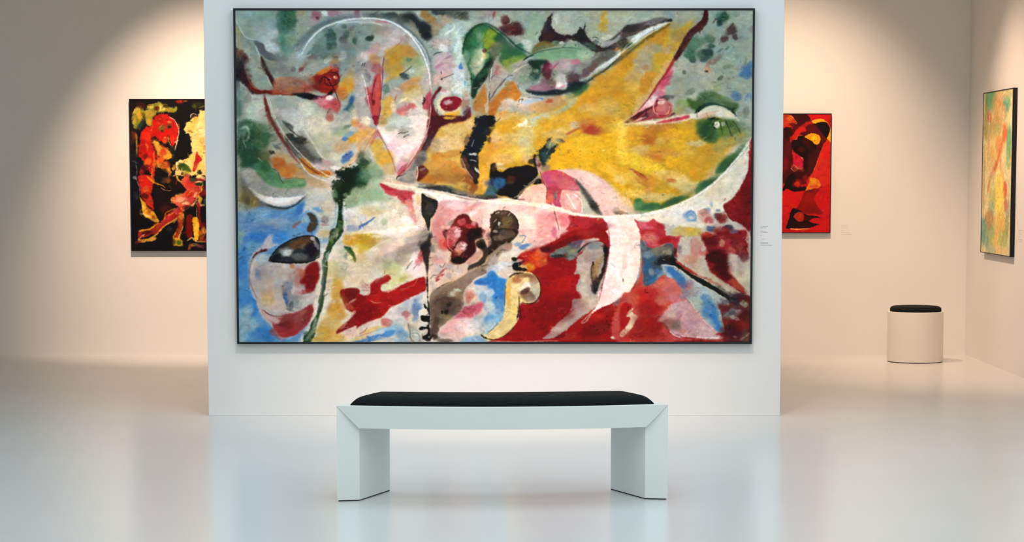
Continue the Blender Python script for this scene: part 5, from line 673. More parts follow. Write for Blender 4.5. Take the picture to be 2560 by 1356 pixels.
    q.dabs(2200, 14, 3.0, 7, 0.09, 0.55)
    return q.finish(0.045, con=1.22, sat=0.98)
def paint_left(step=1.0):
    q = Paint(324, 247, 640, 630, step, '14151d', 11)
    P, S, B = q.P, q.S, q.B
    q.at(320, 240, 1/6.78)
    B('2a1a18', 200,150,200,100,0,.8); B('0d1018', 950,600,200,500,0,.9); B('3a2016',70,700,50,600,0,.7); B('8a241c',860,105,80,35,0,.9); B('c02a1c',870,100,40,22,0,.9); B('a05a20',980,95,40,14,0,.8); B('27301f',1180,170,130,60,0,.9); B('5a6a24',1120,180,40,30,0,.6)
    P('8f8a22',[80,420, 110,300, 150,200, 230,180, 300,260, 360,170, 430,130, 540,110, 640,150, 760,200, 840,190, 830,270, 760,280, 640,280, 500,300, 440,380, 420,520, 350,500, 300,420, 250,520, 180,560, 120,540],10,.95,rag=4)
    B('5a2418',230,170,80,50,0,.8); B('c0a428',180,260,40,60,0,.8); B('cfcb58',590,210,60,45,30,.9); B('b9b43a',400,180,50,40,0,.8); B('c9962c',200,350,40,60,0,.8); B('c0a02c',110,430,30,50,0,.8); B('501c16',500,220,50,40,0,.9); B('b9963a',380,300,60,60,0,.7); B('b88f28',350,440,50,60,0,.8); B('1c2a38',230,470,50,120,35,.95); B('15100f',280,340,20,40,20,.6); B('201410',650,185,50,20,20,.7); B('a07c20',700,230,40,30,0,.7); B('9aa028',800,225,30,40,0,.8); B('a8261c',520,215,10,30,0,.6)
    P('c41a12',[440,400, 500,330, 590,310, 700,335, 790,400, 850,480, 870,600, 850,720, 800,850, 760,880, 740,820, 690,680, 640,800, 560,760, 440,700, 400,760, 480,930, 480,1100, 460,1356, 420,1356, 340,1250, 260,1100, 180,1000, 200,800, 230,640, 300,540, 400,510],7,rag=3)
    B('8e1510',540,400,70,60,0,.6); B('d83a1c',760,740,40,60,0,.7); B('d8341a',330,700,80,90,0,.7); B('a01612',250,850,50,120,10,.7); B('55140f',300,1020,40,50,0,.8); B('e0782a',320,860,14,70,-20,.7); B('e0741c',340,1120,60,70,30,.8); B('d96a1c',450,1150,24,220,3,.8); B('c8501c',640,760,40,60,0,.8); B('6e120f',440,860,30,80,-20,.7)
    B('6a5a1e',585,550,52,55,0,.95); B('5f5020',705,515,48,45,0,.95); B('2a1a10',715,530,30,22,0,.9); B('b89a3a',710,450,40,18,0,.7); B('3a2a14',590,600,30,20,0,.7)
    S('b8963a',[430,420, 400,600, 300,520],14,6,4,.5); S('e8cfa0',[700,350, 800,420, 860,540, 868,640, 840,760, 800,940],10,12,3,.95); B('a05c1c',880,520,12,60,0,.7); S('b8a060',[690,690, 700,780, 760,880, 790,850],14,10,4,.8); P('2a2622',[720,860, 790,880, 800,960, 780,1080, 720,1020],6,.9)
    P('4a3a24',[420,730, 480,730, 560,800, 570,830, 480,790],5,.95); P('c98f24',[430,770, 560,820, 680,900, 750,1010, 740,1050, 620,1100, 700,1180, 740,1300, 720,1356, 640,1290, 560,1220, 490,1190, 500,1000],8,.95,rag=4); B('c02c1c',620,960,50,60,30,.8); B('c8341c',560,1080,70,70,0,.8); B('e0aa3a',520,880,60,20,40,.8); B('c04818',640,1180,70,70,0,.8); B('e09a24',690,1270,50,40,30,.7); B('8a2818',620,860,60,20,30,.7); B('d87a1c',500,1150,40,60,0,.8)
    S('c9962c',[150,640, 160,800, 160,980, 165,1050],26,12,8,.85); B('9a3c1c',110,680,40,70,0,.6); B('15130f',190,760,20,60,0,.7); B('4a241c',60,740,40,90,0,.8); S('aeb0b8',[150,1060, 140,1140, 160,1250, 150,1356],9,6,4,.8); B('1a2030',100,1150,60,160,0,.9)
    B('5a141c',300,1240,60,80,30,.8); B('a8281c',240,1300,40,60,0,.9); B('14121a',620,1290,70,50,0,.8)
    # pale figure
    P('dfc06c',[1300,250, 1240,260, 1190,350, 1120,360, 1070,430, 1000,470, 970,560, 1000,640, 1060,680, 1080,860, 1100,960, 1060,1040, 960,1080, 830,1130, 820,1240, 800,1330, 850,1356, 1330,1356, 1800,1356, 1700,900, 1760,500, 1600,250, 1400,200],7,rag=3)
    B('b0b040',1130,430,60,60,-30,.85); B('c4bc48',1060,530,60,70,0,.9); B('8f6a24',1050,610,50,16,10,.8); B('d8a03a',1150,380,50,26,0,.8); B('ecd090',1220,520,70,90,0,.8); B('e6c46a',1140,760,60,120,0,.7); B('ead6a0',1260,640,50,60,0,.7); B('d9c850',1080,1040,70,50,-30,.8); B('a8742c',1260,770,40,60,0,.4); B('7a3020',1300,880,20,40,0,.7); B('e6b84a',1260,900,60,60,0,.8)
    S('b04a2c',[1180,600, 1210,560, 1260,550],8,5,3,.7); P('4a3430',[1070,370, 1080,320, 1130,300, 1190,340, 1140,360],5,.9); S('d8b8a8',[1070,380, 1085,320, 1130,298, 1190,340],10,6,3,.9)
    P('b81a1c',[1170,940, 1200,1000, 1260,1080, 1200,1150, 1160,1250, 1130,1290, 1100,1260, 1120,1150, 1150,1040],5,.95); P('3a5a1c',[850,1190, 930,1140, 1020,1180, 1060,1240, 1080,1290, 980,1280, 880,1260],8,.95); B('2a4018',920,1180,50,30,0,.8); B('1a2a18',1220,1300,40,50,0,.9); B('1a2a18',920,1320,26,26,0,.9); B('7a8a2c',980,1300,60,30,0,.7); B('c89a38',1150,1200,80,50,0,.3); S('efdcc0',[830,1280, 830,1180, 860,1130, 940,1110, 1060,1200],9,7,3,.85); B('d8961c',785,1220,26,50,0,.9); B('e6b850',1250,1200,60,60,0,.8); B('6a2a28',1000,1345,60,24,0,.7)
    # lower half
    q.at(320, 440, 1/6.78)
    B('101828',110,300,70,300,0,.9); B('2a3444',150,330,40,60,0,.7); B('0a1020',130,800,110,300,0,.9); B('8a8c90',120,30,40,30,0,.7); S('c8c0b0',[130,20, 190,150, 210,290, 200,360],8,6,3,.7)
    P('c8261a',[190,0, 420,0, 430,60, 420,220, 400,320, 440,450, 440,580, 380,540, 300,440, 230,340, 215,200],8); B('cc1a10',300,140,70,100,0,.8); B('d8641c',310,230,60,60,0,.7); B('3c1014',310,340,60,45,0,.95); B('d8601c',430,60,30,80,0,.7); B('a8301c',380,440,50,60,0,.7)
    P('c9901c',[210,360, 300,470, 370,560, 440,610, 500,700, 540,780, 460,780, 360,730, 280,680, 250,600, 240,500],6); B('e0b83a',300,540,24,70,-35,.9); B('a8401c',360,580,26,80,-30,.8); B('e8cf8a',330,670,90,20,25,.8); B('8a2a24',440,700,26,26,0,.7); B('8a7a4a',450,750,60,24,20,.7); B('50502c',240,620,20,60,-10,.6)
    P('1c1316',[460,150, 600,220, 720,290, 760,330, 740,400, 850,520, 700,600, 600,780, 530,740, 450,560, 440,350],9); B('24141a',560,300,90,120,0,.8); B('55201a',640,560,100,100,0,.75); B('2a1416',560,480,70,70,0,.7); B('1f1310',820,160,110,140,0,.9); B('3a2030',580,260,40,30,0,.5); B('6a3a1c',640,80,90,50,0,.8); B('1a1824',520,40,60,60,0,.8); B('8a4a1c',690,60,30,40,0,.6)
    S('d8901c',[330,10, 420,90, 520,140, 600,170, 640,210],22,10,5,.95); S('b8906a',[560,200, 620,240, 700,255, 750,245],10,8,3,.8); S('b87a2c',[700,170, 750,230],8,6,3,.6)
    # crossing limb
    P('a8281c',[880,540, 930,600, 900,660, 760,760, 620,860, 520,970, 400,1010, 240,1060, 180,1090, 200,930, 330,900, 440,850, 540,800, 640,680, 760,600],6); B('c8404a',800,590,70,40,-30,.85); B('c83048',660,720,90,36,-35,.8); B('8e2418',440,930,90,50,-20,.8); B('3a1414',320,970,80,40,-10,.85); B('e08a4a',730,650,60,10,-40,.8); B('b83a24',500,850,70,40,-30,.6)
    S('d9961c',[190,940, 300,920, 400,890, 520,800],26,18,6,.9); S('d8a030',[220,1080, 340,1080, 460,1020, 540,940, 640,840, 760,770, 860,690],20,18,5,.9); P('d8a030',[190,1060, 260,1090, 380,1060, 480,1040, 470,1090, 330,1120, 210,1140, 180,1110],5,.9); S('c8b8a8',[200,1070, 240,1020, 300,990],10,6,3,.8); B('7a3418',170,1120,50,24,-20,.8); S('d8901c',[620,760, 640,640, 700,600, 800,560],16,8,5,.8); S('d0a880',[770,800, 860,700, 910,640],18,10,5,.7)
    # muscle
    P('d05038',[900,120, 960,20, 1040,20, 1080,120, 1200,160, 1250,200, 1200,340, 1120,440, 1020,560, 930,610, 860,520, 740,440, 740,370, 830,340, 930,300, 980,230],7); B('c8242c',1050,130,90,90,0,.85); B('d02018',1040,310,60,60,-40,.9); B('e8a488',900,410,90,50,-10,.9); B('f0c898',980,470,70,30,-20,.8); B('c03a3c',1080,420,70,50,-30,.7); B('d88a2c',770,420,36,50,0,.9); B('d89a3c',870,330,60,24,-20,.8); B('e8c080',1160,320,24,60,20,.7); B('7a1c1c',960,520,60,26,-10,.8); B('e8a050',1080,520,90,20,-38,.9); S('f0d090',[930,600, 1020,550, 1140,450, 1190,340],14,10,4,.8); B('a02828',1190,230,50,60,0,.8)
    S('c8b038',[830,0, 870,80, 920,110],24,18,5,.9); B('2a5a24',1090,70,50,40,0,.9); B('e8d080',1240,30,90,30,0,.95); B('b8243a',1240,70,90,20,0,.9); B('e8a880',1200,110,70,16,0,.9); B('1c3a24',1220,150,90,30,0,.9); B('8a1c20',1280,270,50,90,0,.9); B('d8a82c',1240,230,14,80,10,.9); B('2a6a54',1320,440,30,50,0,.8); B('e0a820',1220,400,40,60,0,.9); B('d8803c',1200,480,40,50,0,.8); B('e0c060',1260,500,50,20,0,.7)
    # legs
    P('a8401c',[840,700, 920,620, 955,720, 940,840, 900,960, 880,1060, 800,1080, 810,940, 850,840],6); B('d8761c',900,680,50,60,0,.9); B('7a1c18',850,900,20,110,8,.7); S('c8c050',[935,640, 950,800, 900,960, 860,1060],14,16,4,.9); P('d8a81c',[800,1060, 870,1060, 920,1100, 930,1180, 800,1190, 755,1150, 770,1020],6,.9); B('2f6a24',865,1140,45,40,0,.95); S('d88a2c',[760,1150, 775,1040, 810,960],20,12,5,.8)
    B('0d0f14',1050,580,100,60,0,.95); B('1c1010',970,900,40,200,0,.9); P('7a1410',[1000,680, 1090,680, 1100,900, 1080,1050, 1000,1040, 980,900],7,.95); P('e0aa14',[1090,730, 1160,700, 1210,780, 1210,960, 1190,1090, 1130,1110, 1120,1000, 1100,900],5); B('f0c830',1150,900,30,130,0,.7); S('b0b060',[1160,540, 1170,700, 1200,820],14,8,4,.7); P('9a1a24',[1180,480, 1220,500, 1240,800, 1220,860, 1190,700],5,.9); B('1a1828',1280,640,60,110,0,.95); B('701418',1270,860,40,60,0,.9); B('c8601c',1250,980,50,110,0,.9); B('d8902c',1300,930,30,60,0,.8); B('a83a20',1280,1090,70,40,0,.8); S('d8b060',[1000,1110, 1060,1070, 1100,1060, 1150,1120, 1330,1130],18,12,5,.9); B('b08a30',1110,1180,60,24,0,.8); B('8a4a5a',1230,1200,80,36,0,.8); B('b84a1c',1040,1210,36,60,0,.85); B('2a1a20',1290,1200,50,30,0,.6)
    B('10131c',650,1100,130,110,0,.9); B('3a3a50',700,900,50,40,0,.7); B('12141c',400,1220,300,40,0,.8)
    # part that runs on behind the partition
    B('c8801c',1480,300,120,300,0,.8); B('8a1c18',1600,700,100,300,0,.8); B('c8a040',1500,900,80,200,0,.8); B('1a1c28',1750,500,130,500,0,.8); B('2f5a2c',1640,200,90,90,0,.7)
    q.dabs(420, 11, 2.0, 5, 0.2, 0.8, ('c8962c', '2a1a1c', 'e0c070', '7a1814', '8a5a20'), 0.16)
    q.dabs(160, 14, 2.5, 9, 0.3, 0.5)
    return q.finish(0.05, 0.8, 1.15)

def paint_red(step=0.6):
    q = Paint(1840, 283, 2078, 584, step, 'b81418', 13)
    P, S, B = q.P, q.S, q.B
    q.at(1950, 270, 1/8.47)
    P('4c0c12',[-300,100, 590,100, 640,260, 780,320, 960,520, 980,660, 880,860, 780,1100, 690,1356, 560,1600, 60,1600, -300,1600],4,rag=1)
    B('30080c',430,200,180,110,0,.8); B('5c0c10',300,420,160,90,0,.7)
    P('c8300c',[80,120, 190,135, 260,190, 310,270, 340,330, 220,330, 260,430, 190,400, 60,410],3); B('e0701c',180,210,60,60,0,.8); B('8a1c10',120,170,40,30,0,.6); S('f0b860',[220,160, 280,220, 340,330, 140,300],8,8,3,.8); P('7a1010',[170,320, 330,330, 260,400],4,.9); B('d8341c',110,350,50,50,0,.8)
    P('20060a',[80,420, 200,420, 260,520, 210,620, 180,700, 100,640],8,.8); B('5a1018',150,900,90,260,0,.9); B('8a0f18',130,1200,80,160,0,.8)
    P('d01418',[580,100, 1090,100, 1090,780, 960,660, 1060,420, 960,290, 800,240, 660,265, 620,200],3,rag=.6)
    P('a8141a',[200,640, 260,560, 340,450, 480,340, 640,270, 720,310, 600,360, 520,420, 560,480, 420,540, 500,580, 380,600, 350,660, 260,690, 230,740],4,.97); P('d41c18',[230,640, 330,490, 450,390, 520,430, 550,480, 430,520, 380,590, 340,650],5,.9); B('c01a18',590,310,60,30,-20,.8)
    P('180508',[710,330, 800,295, 920,290, 1010,360, 1045,480, 1010,570, 970,640, 920,590, 860,510, 780,390],3,rag=.8); P('5e0c18',[540,400, 640,350, 720,350, 820,470, 930,600, 960,680, 860,740, 800,560, 620,520, 560,500],5,.8)
    P('e8a814',[660,265, 780,230, 900,240, 990,310, 1055,430, 1070,560, 1065,740, 1020,700, 975,650, 1020,560, 1045,450, 1010,350, 920,290, 820,300, 720,330],2.5,rag=.6); S('2a0a0c',[960,640, 1070,770],10,10,3,.8)
    P('180506',[260,690, 350,660, 380,600, 510,590, 740,770, 740,900, 600,1000, 560,1300, 470,1300, 490,1100, 400,1020, 300,920, 245,820, 240,750],4,rag=1.2); B('4a0c0c',560,740,110,80,30,.85); B('4a0d0c',430,880,70,60,0,.8); B('300a0c',650,900,110,160,0,.8); B('420c12',680,1150,100,220,0,.8)
    P('eaa012',[510,610, 600,550, 710,530, 800,570, 850,650, 820,740, 745,775, 640,690],2.5,rag=.6); B('f4d018',715,640,50,40,0,.95); B('b84a14',730,685,16,12,0,.8)
    S('e0a070',[270,680, 350,650, 370,580, 490,580],7,5,2,.8); P('cc1840',[260,880, 330,960, 490,1080, 470,1150, 490,1250, 400,1300, 280,1230, 260,1050],4,.97); B('d81c24',340,1050,50,80,0,.7); S('e8a050',[440,1040, 490,1085],14,8,3,.9)
    P('a8402c',[240,1170, 300,1220, 400,1240, 470,1260, 500,1330, 380,1356, 260,1320],6,.8,dry=.8); S('e0c090',[230,1270, 260,1310, 300,1340],12,8,3,.8); S('e0b080',[270,1190, 360,1260, 450,1310],10,6,3,.7); B('28080c',530,1230,60,130,0,.7)
    P('d8281c',[960,690, 1070,800, 1070,1600, 560,1600, 700,1330, 780,1100, 830,980],3,rag=.6); P('dc1c1c',[960,690, 1070,800, 1060,1110, 940,1070, 830,1000],3,.8); S('e88a5a',[700,1340, 830,980, 900,820],7,5,3,.6); B('8a1410',800,1300,12,16,0,.9)
    q.at(1950, 430, 1/7.98)
    P('1a0608',[70,380, 70,300, 130,130, 200,40, 260,20, 320,70, 300,200, 420,300, 490,290, 510,360, 300,385],3,rag=1); B('8a1410',360,230,100,90,0,.9); B('d02c18',350,240,60,50,0,.9); B('380a0a',380,60,110,80,0,.8); B('1a0a10',400,345,110,30,0,.8); B('981410',520,150,60,80,0,.7); B('9a5a1c',80,240,12,24,0,.8)
    P('e87a14',[600,110, 690,125, 770,170, 800,250, 780,310, 640,340, 500,380, 540,290, 580,190],3,rag=.8); B('d8401c',690,290,90,30,-10,.8); B('f09a1c',680,180,60,50,0,.7)
    P('cf1418',[70,400, 300,395, 500,375, 800,325, 990,300, 990,1220, 60,1220],2,rag=.5); B('d82018',330,480,170,60,0,.7); B('d01c24',130,700,70,140,0,.7); B('d8341c',280,700,60,60,-30,.7); B('b81020',300,1190,300,30,0,.6)
    P('8e100f',[500,390, 780,335, 700,450, 680,560, 740,680, 830,840, 620,850, 540,850, 380,820, 290,740, 360,680, 420,540],4,rag=1); B('a01612',560,520,100,90,0,.6); B('5e0f18',560,390,90,30,-10,.7); B('7a0f14',600,780,120,60,0,.6)
    P('1c0812',[230,750, 320,740, 470,820, 560,870, 680,880, 800,915, 660,935, 580,960, 600,1010, 700,1030, 780,1050, 660,1090, 520,1125, 300,1120, 130,1130, 160,1000],3,rag=1); B('3a0c0c',440,1060,130,40,0,.7); B('460d14',560,930,70,50,0,.8); B('d8301c',390,895,80,80,0,.97,3); P('c81818',[620,845, 740,850, 800,880, 680,870],4,.8)
    S('f0a848',[210,1135, 300,1150, 420,1145, 600,1135],26,12,4,.95); B('c8402c',500,1150,90,14,0,.8); S('7a0f14',[850,480, 840,560],12,6,4,.7); S('9a1414',[790,50, 980,110],5,5,2,.7)
    return q.finish(0.04, 0.8, 1.04)

def paint_side(step=2.0):
    # plan frame: x 190..395, y 120..1190 of a stretched sheet
    q = Paint(0, 0, 600, 700, step, 'c6bd8c', 17)
    P, S, B = q.P, q.S, q.B
    def t(f):
        def g(c, x, y, rx, ry=None, ang=0, a=1.0): f(c, (x-195)*3.0, (y-130)*0.667, rx*3.0, ry*0.667, ang, a)
        return g
    D = t(B)
    def L(c, p, w, a=.9):
        r = []
        for i in range(0, len(p), 2): r += [(p[i]-195)*3.0, (p[i+1]-130)*0.667]
        S(c, r, w, w*.7, 8, a, rag=3)
    D('9a9a68',295,160,110,40,0,.6); D('4a8a5c',245,175,36,60,0,.95); D('5a9a6c',240,220,26,60,0,.7); D('4f9a78',350,215,24,50,0,.95); D('6a9a70',340,270,22,50,0,.7); D('b88a4c',290,220,34,90,0,.8); D('b07040',310,190,16,40,0,.7); D('c0a878',330,170,40,30,0,.6)
    D('b0503a',240,300,16,34,0,.85); D('c87a4c',232,270,14,30,0,.7); D('c09060',335,270,15,46,0,.95); D('d8b078',333,285,8,26,0,.8); D('7a7a48',215,300,14,120,0,.7); D('8f8448',240,390,40,60,0,.7); D('b08a48',290,350,40,70,0,.8); D('8a9a58',290,400,26,60,0,.6)
    D('4a9a70',372,450,16,90,0,.9); D('7aa060',370,560,16,70,0,.8); D('c8a85c',270,480,50,90,0,.8); D('c87a3c',310,480,26,60,0,.8); D('c8602c',345,400,16,60,0,.8)
    L('c8682c',[355,380, 330,450, 310,540, 280,620, 250,700, 235,780],26); L('b85024',[300,600, 260,680, 235,770],18,.8); L('d88a5c',[318,560, 322,620, 340,690, 350,760],30); D('cc4028',352,765,13,50,0,.95); D('b0502c',360,860,12,40,0,.8); D('c8a058',250,560,30,80,0,.7)
    D('d8c048',310,780,36,130,0,.9); D('dcc850',320,880,24,90,0,.8); D('a8a860',265,780,26,100,0,.8); D('c0b888',270,700,20,60,0,.6); D('8aa888',265,900,22,60,0,.8); D('c4c0a0',285,940,10,36,0,.8); D('a87840',250,960,34,60,0,.85); D('a08048',240,1000,20,50,0,.6)
    D('4a8a80',210,1040,20,90,0,.85); D('5a7a8c',238,1110,12,50,0,.8); D('7a9a60',265,1080,30,90,0,.8); D('c8a048',330,990,40,90,0,.85); D('d0b04c',310,1100,40,60,0,.8); D('8aa058',345,1080,30,60,0,.8); D('c8a878',335,1150,50,30,0,.7); D('9ab090',268,1150,30,30,0,.7); D('7a8a48',370,980,12,80,0,.7); D('4a7aa0',378,880,8,60,0,.5); D('a08a4c',205,700,10,200,0,.6)
    q.dabs(700, 30, 6, 14, 0.12, 0.6, ('d8cfa0', '8fae88', 'c8a050'))
    return q.finish(0.05, 2.0, 1.12)
# ---------------------------------------------------------------- materials
def mat(name, col, rough=0.5, spec=0.5, bump=0.0, bscale=40, vary=0.0, vscale=3, coat=0.0, coat_rough=0.1, attr=None, sheen=0.0):
    m = bpy.data.materials.new(name); m.use_nodes = True
    nt = m.node_tree; N = nt.nodes; L = nt.links; b = N['Principled BSDF']
    b.inputs['Base Color'].default_value = (*col, 1)
    b.inputs['Roughness'].default_value = rough
    b.inputs['Specular IOR Level'].default_value = spec
    b.inputs['Coat Weight'].default_value = coat; b.inputs['Coat Roughness'].default_value = coat_rough
    b.inputs['Sheen Weight'].default_value = sheen
    tc = N.new('ShaderNodeTexCoord')
    if attr:
        a = N.new('ShaderNodeAttribute'); a.attribute_name = attr; L.new(a.outputs['Color'], b.inputs['Base Color'])
    elif vary:
        n = N.new('ShaderNodeTexNoise'); n.inputs['Scale'].default_value = vscale; n.inputs['Detail'].default_value = 4
        L.new(tc.outputs['Object'], n.inputs['Vector'])
        r = N.new('ShaderNodeValToRGB')
        r.color_ramp.elements[0].position = 0.3; r.color_ramp.elements[1].position = 0.7
        r.color_ramp.elements[0].color = (*[c*(1-vary) for c in col], 1)
        r.color_ramp.elements[1].color = (*[min(c*(1+vary), 1) for c in col], 1)
        L.new(n.outputs['Fac'], r.inputs['Fac']); L.new(r.outputs['Color'], b.inputs['Base Color'])
    if bump:
        n = N.new('ShaderNodeTexNoise'); n.inputs['Scale'].default_value = bscale; n.inputs['Detail'].default_value = 6
        L.new(tc.outputs['Object'], n.inputs['Vector'])
        bp = N.new('ShaderNodeBump'); bp.inputs['Strength'].default_value = bump; bp.inputs['Distance'].default_value = 0.004
        L.new(n.outputs['Fac'], bp.inputs['Height']); L.new(bp.outputs['Normal'], b.inputs['Normal'])
    return m
M_WALL = mat('white_wall_paint', (0.80, 0.79, 0.77), 0.75, 0.3, bump=0.08, bscale=120, vary=0.012, vscale=1.5)
M_FLOOR = mat('polished_resin_floor', (0.66, 0.675, 0.68), 0.215, 0.5, bump=0.03, bscale=5, vary=0.02, vscale=1.2)
M_CEIL = mat('white_ceiling_paint', (0.82, 0.82, 0.81), 0.85, 0.2, bump=0.05, bscale=90)
M_BENCH = mat('white_lacquer', (0.79, 0.82, 0.79), 0.42, 0.4, bump=0.02, bscale=200, vary=0.01)
M_STOOL = mat('cream_lacquer', (0.76, 0.74, 0.68), 0.5, 0.35, bump=0.02, bscale=200, vary=0.01)
M_CUSH = mat('black_fabric', (0.007, 0.0095, 0.010), 0.8, 0.1, bump=0.35, bscale=420, vary=0.2, vscale=60, sheen=0.0)
M_DARK = mat('dark_foot_rubber', (0.02, 0.022, 0.03), 0.7, 0.2, bump=0.05)
M_FRAME = mat('black_frame_wood', (0.006, 0.009, 0.012), 0.5, 0.3, bump=0.1, bscale=80)
M_PAINT = mat('oil_paint_on_canvas', (0.5, 0.5, 0.5), 0.6, 0.12, bump=0.25, bscale=70, attr='paint')
M_INK = mat('grey_wall_lettering', (0.44, 0.46, 0.48), 0.8, 0.1, bump=0.02)
M_INKW = mat('pale_wall_lettering', (0.60, 0.55, 0.50), 0.8, 0.1, bump=0.02)

# ---------------------------------------------------------------- mesh helpers
def link(name, me, m=None, parent=None):
    o = bpy.data.objects.new(name, me); COL.objects.link(o)
    if m: me.materials.append(m)
    if parent: o.parent = parent
    return o
def mesh(name, verts, faces, m=None, parent=None, smooth=False):
    me = bpy.data.meshes.new(name); me.from_pydata([tuple(v) for v in verts], [], faces); me.update()
    bm = bmesh.new(); bm.from_mesh(me); bmesh.ops.remove_doubles(bm, verts=bm.verts, dist=1e-6)
    bmesh.ops.recalc_face_normals(bm, faces=bm.faces); bm.to_mesh(me); bm.free()
    if smooth:
        for p in me.polygons: p.use_smooth = True
    return link(name, me, m, parent)
def boxes(name, lst, m, parent=None, bevel=0.0):
    bm = bmesh.new()
    for (x0, y0, z0, x1, y1, z1) in lst:
        v = [bm.verts.new(p) for p in ((x0,y0,z0),(x1,y0,z0),(x1,y1,z0),(x0,y1,z0),(x0,y0,z1),(x1,y0,z1),(x1,y1,z1),(x0,y1,z1))]
        for f in ((0,3,2,1),(4,5,6,7),(0,1,5,4),(1,2,6,5),(2,3,7,6),(3,0,4,7)): bm.faces.new([v[i] for i in f])
    if bevel: bmesh.ops.bevel(bm, geom=list(bm.edges), offset=bevel, segments=2, affect='EDGES', profile=0.5)
    me = bpy.data.meshes.new(name); bm.to_mesh(me); bm.free()
    return link(name, me, m, parent)
def empty(name, loc, rz=0):
    o = bpy.data.objects.new(name, None); COL.objects.link(o); o.location = loc; o.rotation_euler = (0, 0, rz)
    o.empty_display_size = 0.1
    return o
def tag(o, label, cat, group=None):
    o['label'] = label; o['category'] = cat
    if group: o['group'] = group
    return o
def struct(o): o['kind'] = 'structure'; return o

# ---------------------------------------------------------------- the room
PY, BY, RX, LX, FY, CZ = 13.517, 18.211, 3.627, -6.4, -3.0, 4.2
struct(boxes('floor', [(LX-.2, FY-.2, -.1, RX+.2, BY+.2, 0)], M_FLOOR))
struct(boxes('ceiling', [(LX-.2, FY-.2, CZ, RX+.2, BY+.2, CZ+.1)], M_CEIL))
struct(boxes('wall_back', [(LX-.2, BY, 0, RX+.2, BY+.2, CZ)], M_WALL))
struct(boxes('wall_right', [(RX, FY, 0, RX+.2, BY, CZ)], M_WALL))
struct(boxes('wall_left', [(LX-.2, FY, 0, LX, BY, CZ)], M_WALL))
struct(boxes('wall_front', [(LX-.2, FY-.2, 0, RX+.2, FY, CZ)], M_WALL))
struct(boxes('wall_middle', [(-1.889, PY, 0, 1.578, PY+.32, CZ)], M_WALL, bevel=0.002))

# ---------------------------------------------------------------- paintings
def srgb2lin(c): return np.where(c <= 0.04045, c/12.92, ((c+0.055)/1.055)**2.4)
def canvas(name, parent, w, h, nx, ny, sheet, rect, corners, gain):
    """a w x h metre canvas standing in the local xz plane, its paint taken from a painted sheet;
    rect = sheet extent, corners = where the canvas corners TL TR BL BR lie on the sheet"""
    u, v = np.meshgrid(np.linspace(0, 1, nx), np.linspace(0, 1, ny))
    co = np.stack([u*w-w/2, np.zeros_like(u), (1-v)*h], -1).reshape(-1, 3).astype(np.float32)
    tl, tr, bl, br = [np.array(c, float) for c in corners]
    uu, vv = u[..., None], v[..., None]
    p = (tl*(1-uu)+tr*uu)*(1-vv)+(bl*(1-uu)+br*uu)*vv
    H, W = sheet.shape[:2]
    a = np.clip((p[..., 0]-rect[0])/(rect[2]-rect[0])*(W-1), 0, W-1.01)
    b = np.clip((p[..., 1]-rect[1])/(rect[3]-rect[1])*(H-1), 0, H-1.01)
    ia, ib = a.astype(int), b.astype(int); fa, fb = (a-ia)[..., None], (b-ib)[..., None]
    c = (sheet[ib, ia]*(1-fa)+sheet[ib, ia+1]*fa)*(1-fb)+(sheet[ib+1, ia]*(1-fa)+sheet[ib+1, ia+1]*fa)*fb
    c = np.clip(srgb2lin(c)*gain, 0, 0.95)
    rgba = np.concatenate([c, np.ones_like(c[..., :1])], -1).reshape(-1).astype(np.float32)
    idx = np.arange(nx*ny).reshape(ny, nx)
    f = np.stack([idx[:-1, :-1], idx[1:, :-1], idx[1:, 1:], idx[:-1, 1:]], -1).reshape(-1).astype(np.int32)
    n = len(f)//4
    me = bpy.data.meshes.new(name)
    me.vertices.add(nx*ny); me.vertices.foreach_set('co', co.reshape(-1))
    me.loops.add(len(f)); me.loops.foreach_set('vertex_index', f)
    me.polygons.add(n); me.polygons.foreach_set('loop_start', np.arange(0, 4*n, 4, dtype=np.int32))
    me.polygons.foreach_set('loop_total', np.full(n, 4, np.int32))
    me.update(calc_edges=True)
    at = me.color_attributes.new('paint', 'FLOAT_COLOR', 'POINT'); at.data.foreach_set('color', rgba)
    return link(name, me, M_PAINT, parent)
def painting(name, loc, rz, w, h, depth, rim, sheet, rect, corners, nx, ny, label, gain):
    """stands at loc = middle of its lower edge, front face towards local -y, back on the wall"""
    r = empty(name, loc, rz)
    cv = canvas('canvas', r, w-2*rim+.002, h-2*rim+.002, nx, ny, sheet, rect, corners, gain)
    cv.location = (0, -depth+.004, rim-.001)
    boxes('frame', [(-w/2, -depth, 0, -w/2+rim, -.001, h), (w/2-rim, -depth, 0, w/2, -.001, h),
                    (-w/2+rim, -depth, 0, w/2-rim, -.001, rim), (-w/2+rim, -depth, h-rim, w/2-rim, -.001, h)], M_FRAME, r)
    boxes('backing', [(-w/2+rim, -depth+.006, rim, w/2-rim, -.002, h-rim)], M_FRAME, r)
    return tag(r, label, 'painting')

